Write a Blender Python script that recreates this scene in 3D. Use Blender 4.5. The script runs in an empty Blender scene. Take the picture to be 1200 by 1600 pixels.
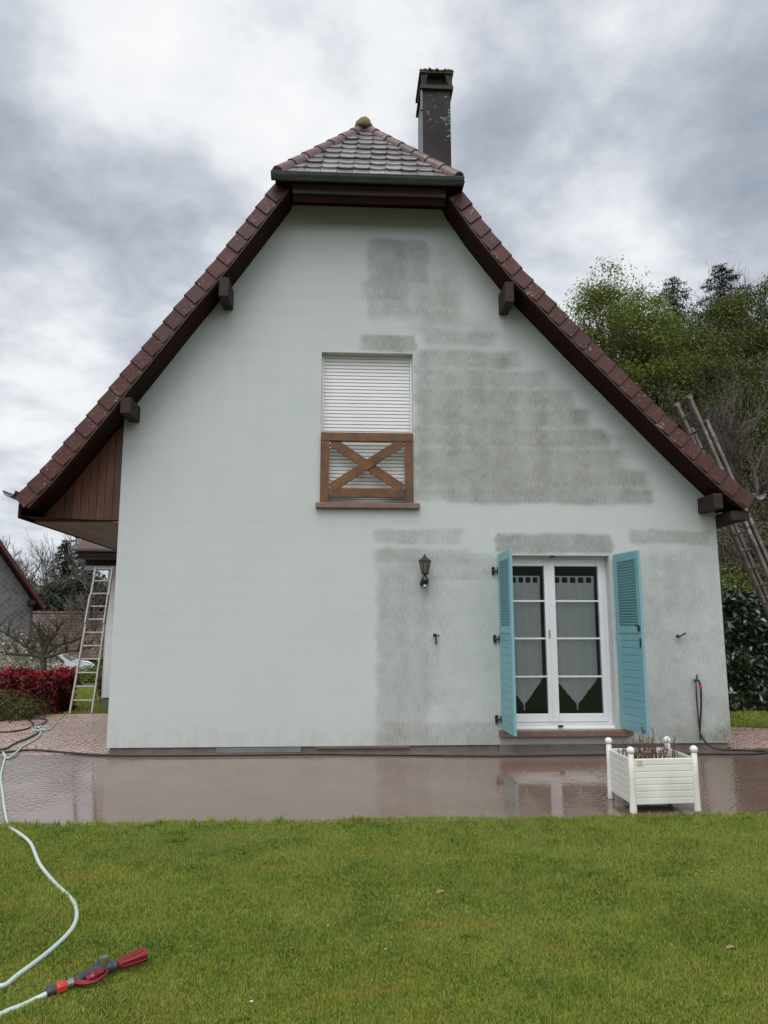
import bpy, math, random
import numpy as np
from mathutils import Vector, Matrix
R = math.radians
random.seed(7); rng = np.random.default_rng(7)
scene = bpy.context.scene; C = scene.collection

# ------------------------------------------------------------ camera
FPX, PITCH, YAW = 1150.0, R(8.87), R(3.05)
CAM = Vector((0, -9.9, 1.6))
cd = bpy.data.cameras.new('camera'); cam = bpy.data.objects.new('camera', cd); C.objects.link(cam)
cam.location = CAM; cam.rotation_euler = (R(90) + PITCH, 0, -YAW)
cd.sensor_fit = 'VERTICAL'; cd.sensor_height = 24.0; cd.lens = 24.0 * FPX / 1600
cd.clip_end = 2000; cd.clip_start = .05
scene.camera = cam
scene.render.resolution_x = 768; scene.render.resolution_y = 1024
# measured directions of the photograph -> metres on a known plane
fw = Vector((math.sin(YAW)*math.cos(PITCH), math.cos(YAW)*math.cos(PITCH), math.sin(PITCH)))
rt = Vector((math.cos(YAW), -math.sin(YAW), 0)); up = rt.cross(fw)
def ray(px, py): return fw + rt*((px-600)/FPX) + up*((800-py)/FPX)
def onY(px, py, y=0.0):
    d = ray(px, py); return CAM + d*((y-CAM.y)/d.y)
def onZ(px, py, z=0.0):
    d = ray(px, py); return CAM + d*((z-CAM.z)/d.z)

# ------------------------------------------------------------ view, world, sun
scene.view_settings.view_transform = 'Standard'; scene.view_settings.look = 'None'
scene.view_settings.exposure = 0.45; scene.view_settings.gamma = 1
SUN_EL, SUN_AZ = R(64), R(200)
w = bpy.data.worlds.new('World'); scene.world = w; w.use_nodes = True
nt = w.node_tree; nt.nodes.clear()
def N(nt, t, **k):
    n = nt.nodes.new(t)
    for a, v in k.items():
        if a == 'i':
            for q, x in v.items(): n.inputs[q].default_value = x
        else: setattr(n, a, v)
    return n
L = lambda nt, a, b: nt.links.new(a, b)
def math_(nt, op, a, b=None, c=None, clamp=False):
    n = nt.nodes.new('ShaderNodeMath'); n.operation = op; n.use_clamp = clamp
    for i, v in enumerate((a, b, c)):
        if v is None: continue
        if isinstance(v, (int, float)): n.inputs[i].default_value = v
        else: nt.links.new(v, n.inputs[i])
    return n.outputs[0]
def ramp(nt, fac, stops, interp='LINEAR'):
    n = nt.nodes.new('ShaderNodeValToRGB'); cr = n.color_ramp; cr.interpolation = interp
    while len(cr.elements) > 1: cr.elements.remove(cr.elements[-1])
    for i, (p, c) in enumerate(stops):
        e = cr.elements[0] if i == 0 else cr.elements.new(p)
        e.position = p; e.color = (*c, 1) if len(c) == 3 else c
    nt.links.new(fac, n.inputs[0]); return n.outputs[0]
def noise(nt, vec, scale, detail=4, rough=.5, dist=0.):
    n = N(nt, 'ShaderNodeTexNoise', i={'Scale': scale, 'Detail': detail, 'Roughness': rough, 'Distortion': dist})
    if vec is not None: L(nt, vec, n.inputs['Vector'])
    return n.outputs['Fac']
def mixc(nt, f, a, b, mode='MIX'):
    n = nt.nodes.new('ShaderNodeMix'); n.data_type = 'RGBA'; n.blend_type = mode
    for s, v in ((0, f), (6, a), (7, b)):
        if isinstance(v, (int, float)): n.inputs[s].default_value = v
        elif isinstance(v, tuple): n.inputs[s].default_value = (*v, 1) if len(v) == 3 else v
        else: nt.links.new(v, n.inputs[s])
    return n.outputs[2]

def build_world():
    tc = N(nt, 'ShaderNodeTexCoord'); d = tc.outputs['Generated']
    sky = N(nt, 'ShaderNodeTexSky', sky_type='NISHITA', sun_disc=False, sun_elevation=SUN_EL, sun_rotation=SUN_AZ)
    skc = mixc(nt, 1.0, sky.outputs[0], (.1, .1, .1), 'MULTIPLY')
    # cloud deck: the view direction meets a flat layer overhead, so clouds shrink to the horizon
    sp = N(nt, 'ShaderNodeSeparateXYZ'); L(nt, d, sp.inputs[0])
    zz = math_(nt, 'ADD', math_(nt, 'MAXIMUM', sp.outputs[2], 0.0), .28)
    cb = N(nt, 'ShaderNodeCombineXYZ')
    L(nt, math_(nt, 'DIVIDE', sp.outputs[0], zz), cb.inputs[0]); L(nt, math_(nt, 'DIVIDE', sp.outputs[1], zz), cb.inputs[1])
    v = cb.outputs[0]
    n1 = noise(nt, v, 1.5, 6, .55, .35); n2 = noise(nt, v, 4.2, 9, .60, .05)
    dens = math_(nt, 'ADD', math_(nt, 'MULTIPLY', n1, .50), math_(nt, 'MULTIPLY', n2, .56))
    # the thin and thick parts of this particular deck
    def blob(px, py, rad, amt):
        q = ray(px, py).normalized()
        dot = N(nt, 'ShaderNodeVectorMath', operation='DISTANCE'); L(nt, d, dot.inputs[0]); dot.inputs[1].default_value = q
        m = N(nt, 'ShaderNodeMapRange', interpolation_type='SMOOTHSTEP', i={1: 0., 2: rad, 3: amt, 4: 0.}); L(nt, dot.outputs['Value'], m.inputs[0])
        return m.outputs[0]
    tot = dens
    for b in SKY_BLOBS: tot = math_(nt, 'ADD', tot, blob(*b))
    col = ramp(nt, tot, [(.32, (.235, .265, .315)), (.43, (.325, .355, .405)), (.51, (.43, .458, .505)), (.57, (.53, .552, .59)), (.66, (.67, .682, .70)), (.80, (.76, .76, .755))])
    zen = math_(nt, 'MAXIMUM', math_(nt, 'MULTIPLY', sp.outputs[1], -1.0), 0.0)      # thinner deck behind the photographer
    col = mixc(nt, math_(nt, 'MULTIPLY', zen, .9, clamp=True), col, (1.25, 1.27, 1.30))
    col = mixc(nt, .06, col, skc)
    bg = N(nt, 'ShaderNodeBackground', i={'Strength': 1.0}); L(nt, col, bg.inputs[0])
    out = N(nt, 'ShaderNodeOutputWorld'); L(nt, bg.outputs[0], out.inputs[0])
SKY_BLOBS = [(300, 90, .34, .15), (250, 30, .16, .06), (60, 280, .30, -.11), (10, 60, .16, -.10), (140, 130, .10, .05), (430, 200, .12, .05), (330, 260, .09, -.06), (520, 110, .08, -.05), (760, 190, .10, -.05), (70, 420, .1, .06), (960, 300, .1, .06), (820, 330, .22, -.08), (870, 215, .05, .08),
             (900, 430, .2, .16), (120, 480, .12, .12), (1120, 120, .3, -.05), (640, 60, .2, .06), (40, 620, .2, .07), (330, 420, .14, -.05), (1150, 330, .12, -.03), (1040, 420, .12, .06), (120, 40, .14, .06), (940, 40, .07, .04)]
build_world()
sl = bpy.data.lights.new('sun', 'SUN'); so = bpy.data.objects.new('sun', sl); C.objects.link(so)
sl.energy = 1.5; sl.angle = R(45); sl.color = (1, .97, .93)
sd = Vector((math.sin(SUN_AZ)*math.cos(SUN_EL), math.cos(SUN_AZ)*math.cos(SUN_EL), math.sin(SUN_EL)))
so.rotation_euler = sd.to_track_quat('Z', 'Y').to_euler()

# ------------------------------------------------------------ object helpers
WL = {}
def top(o):
    return WL.get(o.name, Vector((0, 0, 0)))
def tag(o, label=None, cat=None, group=None, kind=None):
    for k, v in (('label', label), ('category', cat), ('group', group), ('kind', kind)):
        if v: o[k] = v
    return o
def thing(name, loc, label, cat, group=None):
    o = bpy.data.objects.new(name, None); C.objects.link(o); o.location = loc; o.empty_display_size = .2
    WL[o.name] = Vector(loc); return tag(o, label, cat, group)
class MB:
    def __init__(s): s.v = []; s.f = []
    def add(s, vs, fs):
        b = len(s.v); s.v += [tuple(p) for p in vs]; s.f += [tuple(b+i for i in f) for f in fs]; return s
    def box(s, x0, x1, y0, y1, z0, z1):
        return s.add([(x, y, z) for x in (x0, x1) for y in (y0, y1) for z in (z0, z1)],
                     [(0,1,3,2), (4,6,7,5), (0,4,5,1), (2,3,7,6), (0,2,6,4), (1,5,7,3)])
    def obox(s, c, ax, ay, az, sx, sy, sz):
        c, ax, ay, az = map(Vector, (c, ax, ay, az)); ax.normalize(); ay.normalize(); az.normalize()
        return s.add([c + ax*(i*sx/2) + ay*(j*sy/2) + az*(k*sz/2) for i in (-1, 1) for j in (-1, 1) for k in (-1, 1)],
                     [(0,1,3,2), (4,6,7,5), (0,4,5,1), (2,3,7,6), (0,2,6,4), (1,5,7,3)])
    def bar(s, a, b, w, h, upv=(0, 0, 1)):
        a, b = Vector(a), Vector(b); d = (b-a); n = d.cross(Vector(upv)).normalized(); u = n.cross(d).normalized()
        return s.obox((a+b)/2, d, n, u, d.length, w, h)
    def prism(s, poly, y0, y1):      # poly: (x,z) list
        n = len(poly); vs = [(x, y0, z) for x, z in poly] + [(x, y1, z) for x, z in poly]
        return s.add(vs, [tuple(range(n)), tuple(range(2*n-1, n-1, -1))] + [(i, i+n, (i+1) % n + n, (i+1) % n) for i in range(n)])
    def tube(s, pts, r, seg=8, caps=True):
        pts = [Vector(p) for p in pts]; n = len(pts); rs = r if isinstance(r, (list, tuple)) else [r]*n
        vs = []; pn = None
        for i, p in enumerate(pts):
            t = (pts[min(i+1, n-1)] - pts[max(i-1, 0)])
            t = t.normalized() if t.length > 1e-9 else Vector((0, 0, 1))
            if pn is None: pn = t.orthogonal().normalized()
            pn = (pn - t*pn.dot(t)); pn = pn.normalized() if pn.length > 1e-6 else t.orthogonal().normalized()
            b = t.cross(pn)
            for k in range(seg):
                a = 2*math.pi*k/seg; vs.append(p + (pn*math.cos(a) + b*math.sin(a))*rs[i])
        fs = [(i*seg+k, i*seg+(k+1) % seg, (i+1)*seg+(k+1) % seg, (i+1)*seg+k) for i in range(n-1) for k in range(seg)]
        if caps: fs += [tuple(range(seg-1, -1, -1)), tuple((n-1)*seg+k for k in range(seg))]
        return s.add(vs, fs)
    def lathe(s, c, prof, seg=16, axis=(0, 0, 1)):
        c = Vector(c); a = Vector(axis).normalized(); u = a.orthogonal().normalized() if abs(a.z) < .99 else Vector((1, 0, 0)); v = a.cross(u)
        vs = [c + a*z + (u*math.cos(2*math.pi*k/seg) + v*math.sin(2*math.pi*k/seg))*r for r, z in prof for k in range(seg)]
        n = len(prof)
        fs = [(i*seg+k, i*seg+(k+1) % seg, (i+1)*seg+(k+1) % seg, (i+1)*seg+k) for i in range(n-1) for k in range(seg)]
        fs += [tuple(range(seg-1, -1, -1)), tuple((n-1)*seg+k for k in range(seg))]
        return s.add(vs, fs)
    def ball(s, c, r, seg=14, sq=1.0):
        return s.lathe(c, [(r*math.sin(math.pi*i/8)+1e-4, -r*sq*math.cos(math.pi*i/8)) for i in range(9)], seg)
    def build(s, name, m, parent=None, smooth=False, bevel=0, label=None):
        off = top(parent) if parent is not None else Vector((0, 0, 0))
        me = bpy.data.meshes.new(name)
        me.from_pydata([(p[0]-off.x, p[1]-off.y, p[2]-off.z) for p in s.v], [], s.f)
        me.materials.append(m); me.update()
        if smooth:
            me.polygons.foreach_set('use_smooth', [True]*len(me.polygons))
            if smooth == 2: me.set_sharp_from_angle(angle=R(38))
        o = bpy.data.objects.new(name, me); C.objects.link(o)
        if parent is not None:
            o.parent = parent; WL[o.name] = off
        if bevel:
            b = o.modifiers.new('bevel', 'BEVEL'); b.width = bevel; b.segments = 2; b.limit_method = 'ANGLE'; b.angle_limit = R(50)
        if label: o['label'] = label
        return o
def fast(name, V, F, m, parent=None, off=None):
    """V (n,3) array, F (m,k) array of equal-size faces"""
    off = (top(parent) if parent is not None else Vector((0, 0, 0))) if off is None else off
    me = bpy.data.meshes.new(name); V = np.asarray(V, np.float32) - np.array(off, np.float32); F = np.asarray(F, np.int32)
    me.vertices.add(len(V)); me.vertices.foreach_set('co', V.ravel())
    k = F.shape[1]; me.loops.add(F.size); me.loops.foreach_set('vertex_index', F.ravel())
    me.polygons.add(len(F)); me.polygons.foreach_set('loop_start', np.arange(0, F.size, k, dtype=np.int32))
    try: me.polygons.foreach_set('loop_total', np.full(len(F), k, np.int32))
    except Exception: pass
    me.materials.append(m); me.update(calc_edges=True); me.validate()
    o = bpy.data.objects.new(name, me); C.objects.link(o)
    if parent is not None: o.parent = parent; WL[o.name] = top(parent)
    return o
def copy_thing(o, loc, rz, label):
    c = o.copy(); C.objects.link(c); c.location = loc; c.rotation_euler = (o.rotation_euler.x, o.rotation_euler.y, rz)
    if label: c['label'] = label
    for ch in list(o.children):
        q = ch.copy(); C.objects.link(q); q.parent = c
    return c
def spline(pts, n=8):
    pts = [Vector(p) for p in pts]; out = []
    P = [pts[0]*2-pts[1]] + pts + [pts[-1]*2-pts[-2]]
    for i in range(1, len(P)-2):
        for k in range(n):
            t = k/n; a, b, c, d = P[i-1], P[i], P[i+1], P[i+2]
            out.append(.5*((2*b) + (c-a)*t + (2*a-5*b+4*c-d)*t*t + (3*b-a-3*c+d)*t**3))
    return out + [pts[-1]]

# ------------------------------------------------------------ materials
def newmat(name):
    m = bpy.data.materials.new(name); m.use_nodes = True; t = m.node_tree; t.nodes.clear()
    b = t.nodes.new('ShaderNodeBsdfPrincipled'); o = t.nodes.new('ShaderNodeOutputMaterial'); L(t, b.outputs[0], o.inputs[0])
    return m, t, b
def coords(t, scale=(1, 1, 1), which='Object'):
    tc = t.nodes.new('ShaderNodeTexCoord'); mp = N(t, 'ShaderNodeMapping'); mp.inputs['Scale'].default_value = scale
    L(t, tc.outputs[which], mp.inputs[0]); return mp.outputs[0]
def setbump(t, b, h, strength, dist=.01):
    n = N(t, 'ShaderNodeBump', i={'Strength': strength, 'Distance': dist}); L(t, h, n.inputs['Height']); L(t, n.outputs[0], b.inputs['Normal'])
def mat(name, c1, c2=None, scale=6, stretch=(1, 1, 1), rough=.6, rough2=None, bump=.0, bscale=40, spec=.5, metal=0, lichen=None, island=0.0, detail=5, dirt=None, coat=0):
    m, t, b = newmat(name); v = coords(t, stretch)
    c2 = c2 or tuple(x*.8 for x in c1)
    n = noise(t, v, scale, detail, .6)
    col = ramp(t, n, [(.3, c1), (.7, c2)])
    if dirt:
        dn = noise(t, v, scale*.35, 6, .65); col = mixc(t, ramp(t, dn, [(.5, (0, 0, 0)), (.68, (1, 1, 1))]), col, dirt)
    if island:
        g = N(t, 'ShaderNodeNewGeometry'); k = math_(t, 'ADD', math_(t, 'MULTIPLY', g.outputs['Random Per Island'], island), 1-island/2)
        mx = N(t, 'ShaderNodeVectorMath', operation='SCALE'); L(t, col, mx.inputs[0]); L(t, k, mx.inputs['Scale']); col = mx.outputs[0]
    if lichen:
        c, sc, th = lichen; ln = noise(t, coords(t), sc, 3, .6); big = noise(t, coords(t), sc*.12, 2)
        f = ramp(t, math_(t, 'ADD', ln, math_(t, 'MULTIPLY', big, .35)), [(th, (0, 0, 0)), (th+.03, (1, 1, 1))]); col = mixc(t, f, col, c)
    L(t, col, b.inputs['Base Color'])
    b.inputs['Metallic'].default_value = metal; b.inputs['Specular IOR Level'].default_value = spec
    if coat: b.inputs['Coat Weight'].default_value = coat; b.inputs['Coat Roughness'].default_value = .12
    if rough2 is None: b.inputs['Roughness'].default_value = rough
    else: L(t, ramp(t, noise(t, v, scale*.7, 3), [(.35, (rough,)*3), (.65, (rough2,)*3)]), b.inputs['Roughness'])
    if bump: setbump(t, b, noise(t, coords(t, stretch), bscale, 4, .6), bump)
    return m
def leafmat(name, cols, rough=.5, sub=.25, spec=.18):
    m, t, b = newmat(name); g = N(t, 'ShaderNodeNewGeometry')
    n = noise(t, coords(t), .35, 3)
    f = math_(t, 'ADD', math_(t, 'MULTIPLY', g.outputs['Random Per Island'], .7), math_(t, 'MULTIPLY', math_(t, 'SUBTRACT', n, .35), .8), clamp=True)
    k = len(cols)-1; L(t, ramp(t, f, [(i/k, c) for i, c in enumerate(cols)]), b.inputs['Base Color'])
    b.inputs['Roughness'].default_value = rough; b.inputs['Specular IOR Level'].default_value = spec
    tr = N(t, 'ShaderNodeBsdfTranslucent'); L(t, ramp(t, f, [(i/k, c) for i, c in enumerate(cols)]), tr.inputs[0])
    mx = N(t, 'ShaderNodeMixShader', i={0: sub}); L(t, b.outputs[0], mx.inputs[1]); L(t, tr.outputs[0], mx.inputs[2])
    L(t, mx.outputs[0], t.nodes['Material Output'].inputs[0]); return m

def plaster_mat():
    m, t, b = newmat('weathered_render'); v = coords(t)
    at = N(t, 'ShaderNodeAttribute', attribute_name='grime'); g = at.outputs['Fac']
    at2 = N(t, 'ShaderNodeAttribute', attribute_name='moss'); g2 = at2.outputs['Fac']
    clean = ramp(t, noise(t, v, .9, 4, .55), [(.3, (.528, .578, .572)), (.7, (.570, .610, .598))])
    clean = mixc(t, ramp(t, noise(t, coords(t, (1, 1, .25)), 3.0, 5, .7), [(.45, (0, 0, 0)), (.8, (.35,)*3)]), clean, (.51, .545, .515))
    bp = N(t, 'ShaderNodeSeparateXYZ'); L(t, v, bp.inputs[0]); crs = math_(t, 'ABSOLUTE', math_(t, 'SUBTRACT', math_(t, 'FRACT', math_(t, 'MULTIPLY', bp.outputs[2], 4.0)), .5))
    clean = mixc(t, math_(t, 'MULTIPLY', ramp(t, crs, [(.30, (0,)*3), (.5, (.30,)*3)]), ramp(t, noise(t, coords(t, (1, 1, 3)), 1.6, 4), [(.4, (0,)*3), (.65, (1,)*3)])), clean, (.475, .525, .50))
    clean = mixc(t, ramp(t, noise(t, v, 90, 3, .8), [(.35, (.16,)*3), (.6, (0,)*3)]), clean, (.30, .34, .32))
    clean = mixc(t, math_(t, 'MULTIPLY', ramp(t, bp.outputs[2], [(.0, (.6,)*3), (.45, (0,)*3)]), ramp(t, noise(t, coords(t, (1, 1, .4)), 7, 5, .7), [(.4, (0,)*3), (.7, (1,)*3)])), clean, (.38, .37, .30))
    streak = noise(t, coords(t, (75, 75, 10)), 1.0, 5, .65); fine = noise(t, coords(t, (95, 95, 40)), 1.0, 4, .7); mid = noise(t, coords(t, (5, 5, 5)), 1.0, 4, .6)
    a = math_(t, 'ADD', math_(t, 'MULTIPLY', math_(t, 'SUBTRACT', streak, .5), 1.6), math_(t, 'MULTIPLY', math_(t, 'SUBTRACT', fine, .5), 1.0))
    a = math_(t, 'ADD', a, math_(t, 'MULTIPLY', math_(t, 'SUBTRACT', mid, .5), .8))
    f = math_(t, 'MULTIPLY', math_(t, 'SUBTRACT', math_(t, 'ADD', g, math_(t, 'MULTIPLY', math_(t, 'MULTIPLY', a, .95), ramp(t, g, [(.06, (0,)*3), (.4, (1,)*3)]))), .07), .86, clamp=True)
    dirt = ramp(t, noise(t, v, 3.0, 4), [(.35, (.315, .320, .300)), (.65, (.240, .245, .225))])
    col = mixc(t, f, clean, dirt)
    sp = noise(t, v, 55, 2); spk = ramp(t, math_(t, 'MULTIPLY', sp, math_(t, 'ADD', .55, math_(t, 'MULTIPLY', noise(t, v, 4.0, 2), .9))), [(.70, (0, 0, 0)), (.735, (1, 1, 1))])
    col = mixc(t, math_(t, 'MULTIPLY', spk, math_(t, 'MULTIPLY', g, .55)), col, (.55, .57, .54))
    ms = math_(t, 'MULTIPLY', g2, math_(t, 'ADD', .6, math_(t, 'MULTIPLY', a, 1.0)), clamp=True)
    col = mixc(t, ms, col, (.135, .14, .085))
    L(t, col, b.inputs['Base Color']); b.inputs['Roughness'].default_value = .8; b.inputs['Specular IOR Level'].default_value = .25
    h = math_(t, 'ADD', noise(t, v, 120, 3, .7), math_(t, 'MULTIPLY', noise(t, v, 9, 3), .6)); setbump(t, b, h, .6, .005)
    return m

def fan_nodes(t, w=1.15, ring=.115):
    tc = t.nodes.new('ShaderNodeTexCoord'); sp = N(t, 'ShaderNodeSeparateXYZ'); 
    wn = N(t, 'ShaderNodeTexNoise', i={'Scale': 2.5, 'Detail': 2}); L(t, tc.outputs['Object'], wn.inputs['Vector'])
    ad = N(t, 'ShaderNodeVectorMath', operation='MULTIPLY_ADD'); L(t, wn.outputs['Color'], ad.inputs[0]); ad.inputs[1].default_value = (.09, .09, 0); L(t, tc.outputs['Object'], ad.inputs[2])
    L(t, ad.outputs[0], sp.inputs[0]); h = w/2
    row = math_(t, 'FLOOR', math_(t, 'DIVIDE', sp.outputs[1], h))
    u = math_(t, 'SUBTRACT', math_(t, 'FRACT', math_(t, 'ADD', math_(t, 'DIVIDE', sp.outputs[0], w), math_(t, 'MULTIPLY', row, .5))), .5)
    vv = math_(t, 'FRACT', math_(t, 'DIVIDE', sp.outputs[1], h))
    ux = math_(t, 'MULTIPLY', u, w); vy = math_(t, 'ADD', math_(t, 'MULTIPLY', vv, h), .12)
    r = math_(t, 'SQRT', math_(t, 'ADD', math_(t, 'MULTIPLY', ux, ux), math_(t, 'MULTIPLY', vy, vy)))
    rr = math_(t, 'DIVIDE', r, ring); ri = math_(t, 'FLOOR', rr); rf = math_(t, 'ABSOLUTE', math_(t, 'SUBTRACT', math_(t, 'FRACT', rr), .5))
    an = math_(t, 'MULTIPLY', math_(t, 'ARCTAN2', vy, ux), math_(t, 'MULTIPLY', math_(t, 'ADD', ri, 1.0), 1.05))
    aw = math_(t, 'ADD', an, math_(t, 'MULTIPLY', ri, .37))
    af = math_(t, 'ABSOLUTE', math_(t, 'SUBTRACT', math_(t, 'FRACT', aw), .5))
    edge = math_(t, 'MAXIMUM', rf, af)          # .5 at joints
    cb = N(t, 'ShaderNodeCombineXYZ'); L(t, ri, cb.inputs[0]); L(t, math_(t, 'FLOOR', aw), cb.inputs[1]); L(t, math_(t, 'ADD', row, math_(t, 'FLOOR', math_(t, 'DIVIDE', sp.outputs[0], w))), cb.inputs[2])
    wnz = N(t, 'ShaderNodeTexWhiteNoise'); L(t, cb.outputs[0], wnz.inputs[0])
    return edge, wnz.outputs[0], tc.outputs['Object']
def wet_mat():
    m, t, b = newmat('wet_stamped_paving'); e, rnd, v = fan_nodes(t)
    # water lies smooth in the middle, the paving pattern breaks through left and right
    sp = N(t, 'ShaderNodeSeparateXYZ'); L(t, v, sp.inputs[0])
    lft = N(t, 'ShaderNodeMapRange', interpolation_type='SMOOTHSTEP', i={1: -2.2, 2: -3.3, 3: 0., 4: 1.}); L(t, sp.outputs[0], lft.inputs[0])
    rgt = N(t, 'ShaderNodeMapRange', interpolation_type='SMOOTHSTEP', i={1: 2.2, 2: 4.6, 3: 0., 4: 1.}); L(t, sp.outputs[0], rgt.inputs[0])
    side = math_(t, 'MAXIMUM', lft.outputs[0], rgt.outputs[0])
    film = ramp(t, math_(t, 'ADD', noise(t, v, .9, 4, .6), math_(t, 'MULTIPLY', side, .30)), [(.48, (.10,)*3), (.78, (1,)*3)])
    base = ramp(t, noise(t, v, 1.6, 5, .6), [(.3, (.125, .080, .055)), (.7, (.190, .128, .094))])
    base = mixc(t, math_(t, 'MULTIPLY', rnd, .35), base, (.13, .085, .07))
    jn = ramp(t, e, [(.40, (0, 0, 0)), (.47, (1,)*3)]); base = mixc(t, math_(t, 'MULTIPLY', math_(t, 'MULTIPLY', jn, film), .55), base, (.06, .045, .04))
    fnz = noise(t, v, 38, 4, .7); base = mixc(t, math_(t, 'MULTIPLY', fnz, .35), base, (.19, .14, .12))
    L(t, base, b.inputs['Base Color']); b.inputs['IOR'].default_value = 1.42
    rg = ramp(t, math_(t, 'ADD', math_(t, 'MULTIPLY', film, .6), math_(t, 'MULTIPLY', noise(t, v, 6, 5, .7), .5)), [(.2, (.035,)*3), (.5, (.065,)*3), (1, (.16,)*3)]); L(t, rg, b.inputs['Roughness'])
    hgt = math_(t, 'MULTIPLY', math_(t, 'SUBTRACT', 1.0, ramp(t, e, [(.36, (0,)*3), (.5, (1,)*3)])), film)
    rip = math_(t, 'MULTIPLY', noise(t, v, 9, 4, .6), math_(t, 'ADD', math_(t, 'MULTIPLY', film, .8), .10))
    setbump(t, b, math_(t, 'ADD', math_(t, 'MULTIPLY', hgt, .55), rip), .16, .012)
    return m
def fan_mat(name, c1, c2, joint, rough=.55):
    m, t, b = newmat(name); e, rnd, v = fan_nodes(t)
    base = mixc(t, rnd, c1, c2); base = mixc(t, math_(t, 'MULTIPLY', ramp(t, noise(t, v, 2.2, 5, .65), [(.4, (0,)*3), (.7, (1,)*3)]), .5), base, tuple(x*.72 for x in c1))
    fnz = noise(t, v, 60, 4, .7); base = mixc(t, math_(t, 'MULTIPLY', fnz, .3), base, tuple(x*1.25 for x in c2))
    L(t, mixc(t, ramp(t, e, [(.38, (0,)*3), (.46, (1,)*3)]), base, joint), b.inputs['Base Color'])
    L(t, ramp(t, noise(t, v, 3, 4), [(.35, (rough*.45,)*3), (.65, (rough,)*3)]), b.inputs['Roughness'])
    setbump(t, b, math_(t, 'ADD', math_(t, 'SUBTRACT', 1.0, ramp(t, e, [(.34, (0,)*3), (.5, (1,)*3)])), math_(t, 'MULTIPLY', fnz, .3)), .7, .012); return m
def soil_mat(name, cols, scale=1.2):
    m, t, b = newmat(name); v = coords(t)
    n = math_(t, 'ADD', math_(t, 'MULTIPLY', noise(t, v, scale, 5, .65), .7), math_(t, 'MULTIPLY', noise(t, v, scale*25, 3, .7), .3))
    k = len(cols)-1; L(t, ramp(t, n, [(.3+.4*i/k, c) for i, c in enumerate(cols)]), b.inputs['Base Color']); b.inputs['Roughness'].default_value = .9
    setbump(t, b, noise(t, v, 60, 4, .7), .6, .02); return m
def glass_mat():
    m, t, b = newmat('window_glass'); t.nodes.remove(b)
    g = N(t, 'ShaderNodeBsdfGlossy', i={'Roughness': .01, 'Color': (.9, .95, 1, 1)}); tr = N(t, 'ShaderNodeBsdfTransparent', i={0: (.93, .95, .95, 1)})
    fr = N(t, 'ShaderNodeFresnel', i={0: 1.5}); mx = N(t, 'ShaderNodeMixShader'); L(t, math_(t, 'MULTIPLY', fr.outputs[0], 1.0, clamp=True), mx.inputs[0]); L(t, tr.outputs[0], mx.inputs[1]); L(t, g.outputs[0], mx.inputs[2])
    L(t, mx.outputs[0], t.nodes['Material Output'].inputs[0]); return m
def curtain_mat():
    m, t, b = newmat('sheer_curtain'); v = coords(t, (1, 1, .05))
    L(t, ramp(t, noise(t, v, 14, 3), [(.3, (.78, .80, .80)), (.7, (.88, .89, .88))]), b.inputs['Base Color']); b.inputs['Roughness'].default_value = .9
    tl = N(t, 'ShaderNodeBsdfTranslucent', i={0: (.7, .72, .72, 1)}); tr = N(t, 'ShaderNodeBsdfTransparent')
    m1 = N(t, 'ShaderNodeMixShader', i={0: .12}); L(t, b.outputs[0], m1.inputs[1]); L(t, tl.outputs[0], m1.inputs[2])
    m2 = N(t, 'ShaderNodeMixShader', i={0: .14}); L(t, m1.outputs[0], m2.inputs[1]); L(t, tr.outputs[0], m2.inputs[2])
    L(t, m2.outputs[0], t.nodes['Material Output'].inputs[0]); return m
def diamond_mat():
    m, t, b = newmat('diamond_slates'); tc = t.nodes.new('ShaderNodeTexCoord'); sp = N(t, 'ShaderNodeSeparateXYZ'); L(t, tc.outputs['Object'], sp.inputs[0])
    s = 3.1
    a = math_(t, 'MULTIPLY', math_(t, 'ADD', sp.outputs[0], sp.outputs[2]), s); c = math_(t, 'MULTIPLY', math_(t, 'SUBTRACT', sp.outputs[0], sp.outputs[2]), s)
    e = math_(t, 'MAXIMUM', math_(t, 'ABSOLUTE', math_(t, 'SUBTRACT', math_(t, 'FRACT', a), .5)), math_(t, 'ABSOLUTE', math_(t, 'SUBTRACT', math_(t, 'FRACT', c), .5)))
    cb = N(t, 'ShaderNodeCombineXYZ'); L(t, math_(t, 'FLOOR', a), cb.inputs[0]); L(t, math_(t, 'FLOOR', c), cb.inputs[1]); wn = N(t, 'ShaderNodeTexWhiteNoise'); L(t, cb.outputs[0], wn.inputs[0])
    base = mixc(t, wn.outputs[0], (.10, .098, .10), (.16, .155, .155)); base = mixc(t, ramp(t, noise(t, tc.outputs['Object'], .9, 4), [(.5, (0,)*3), (.6, (.7,)*3)]), base, (.05, .045, .045))
    L(t, mixc(t, ramp(t, e, [(.44, (0,)*3), (.48, (1,)*3)]), base, (.21, .21, .21)), b.inputs['Base Color']); b.inputs['Roughness'].default_value = .7; return m

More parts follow.
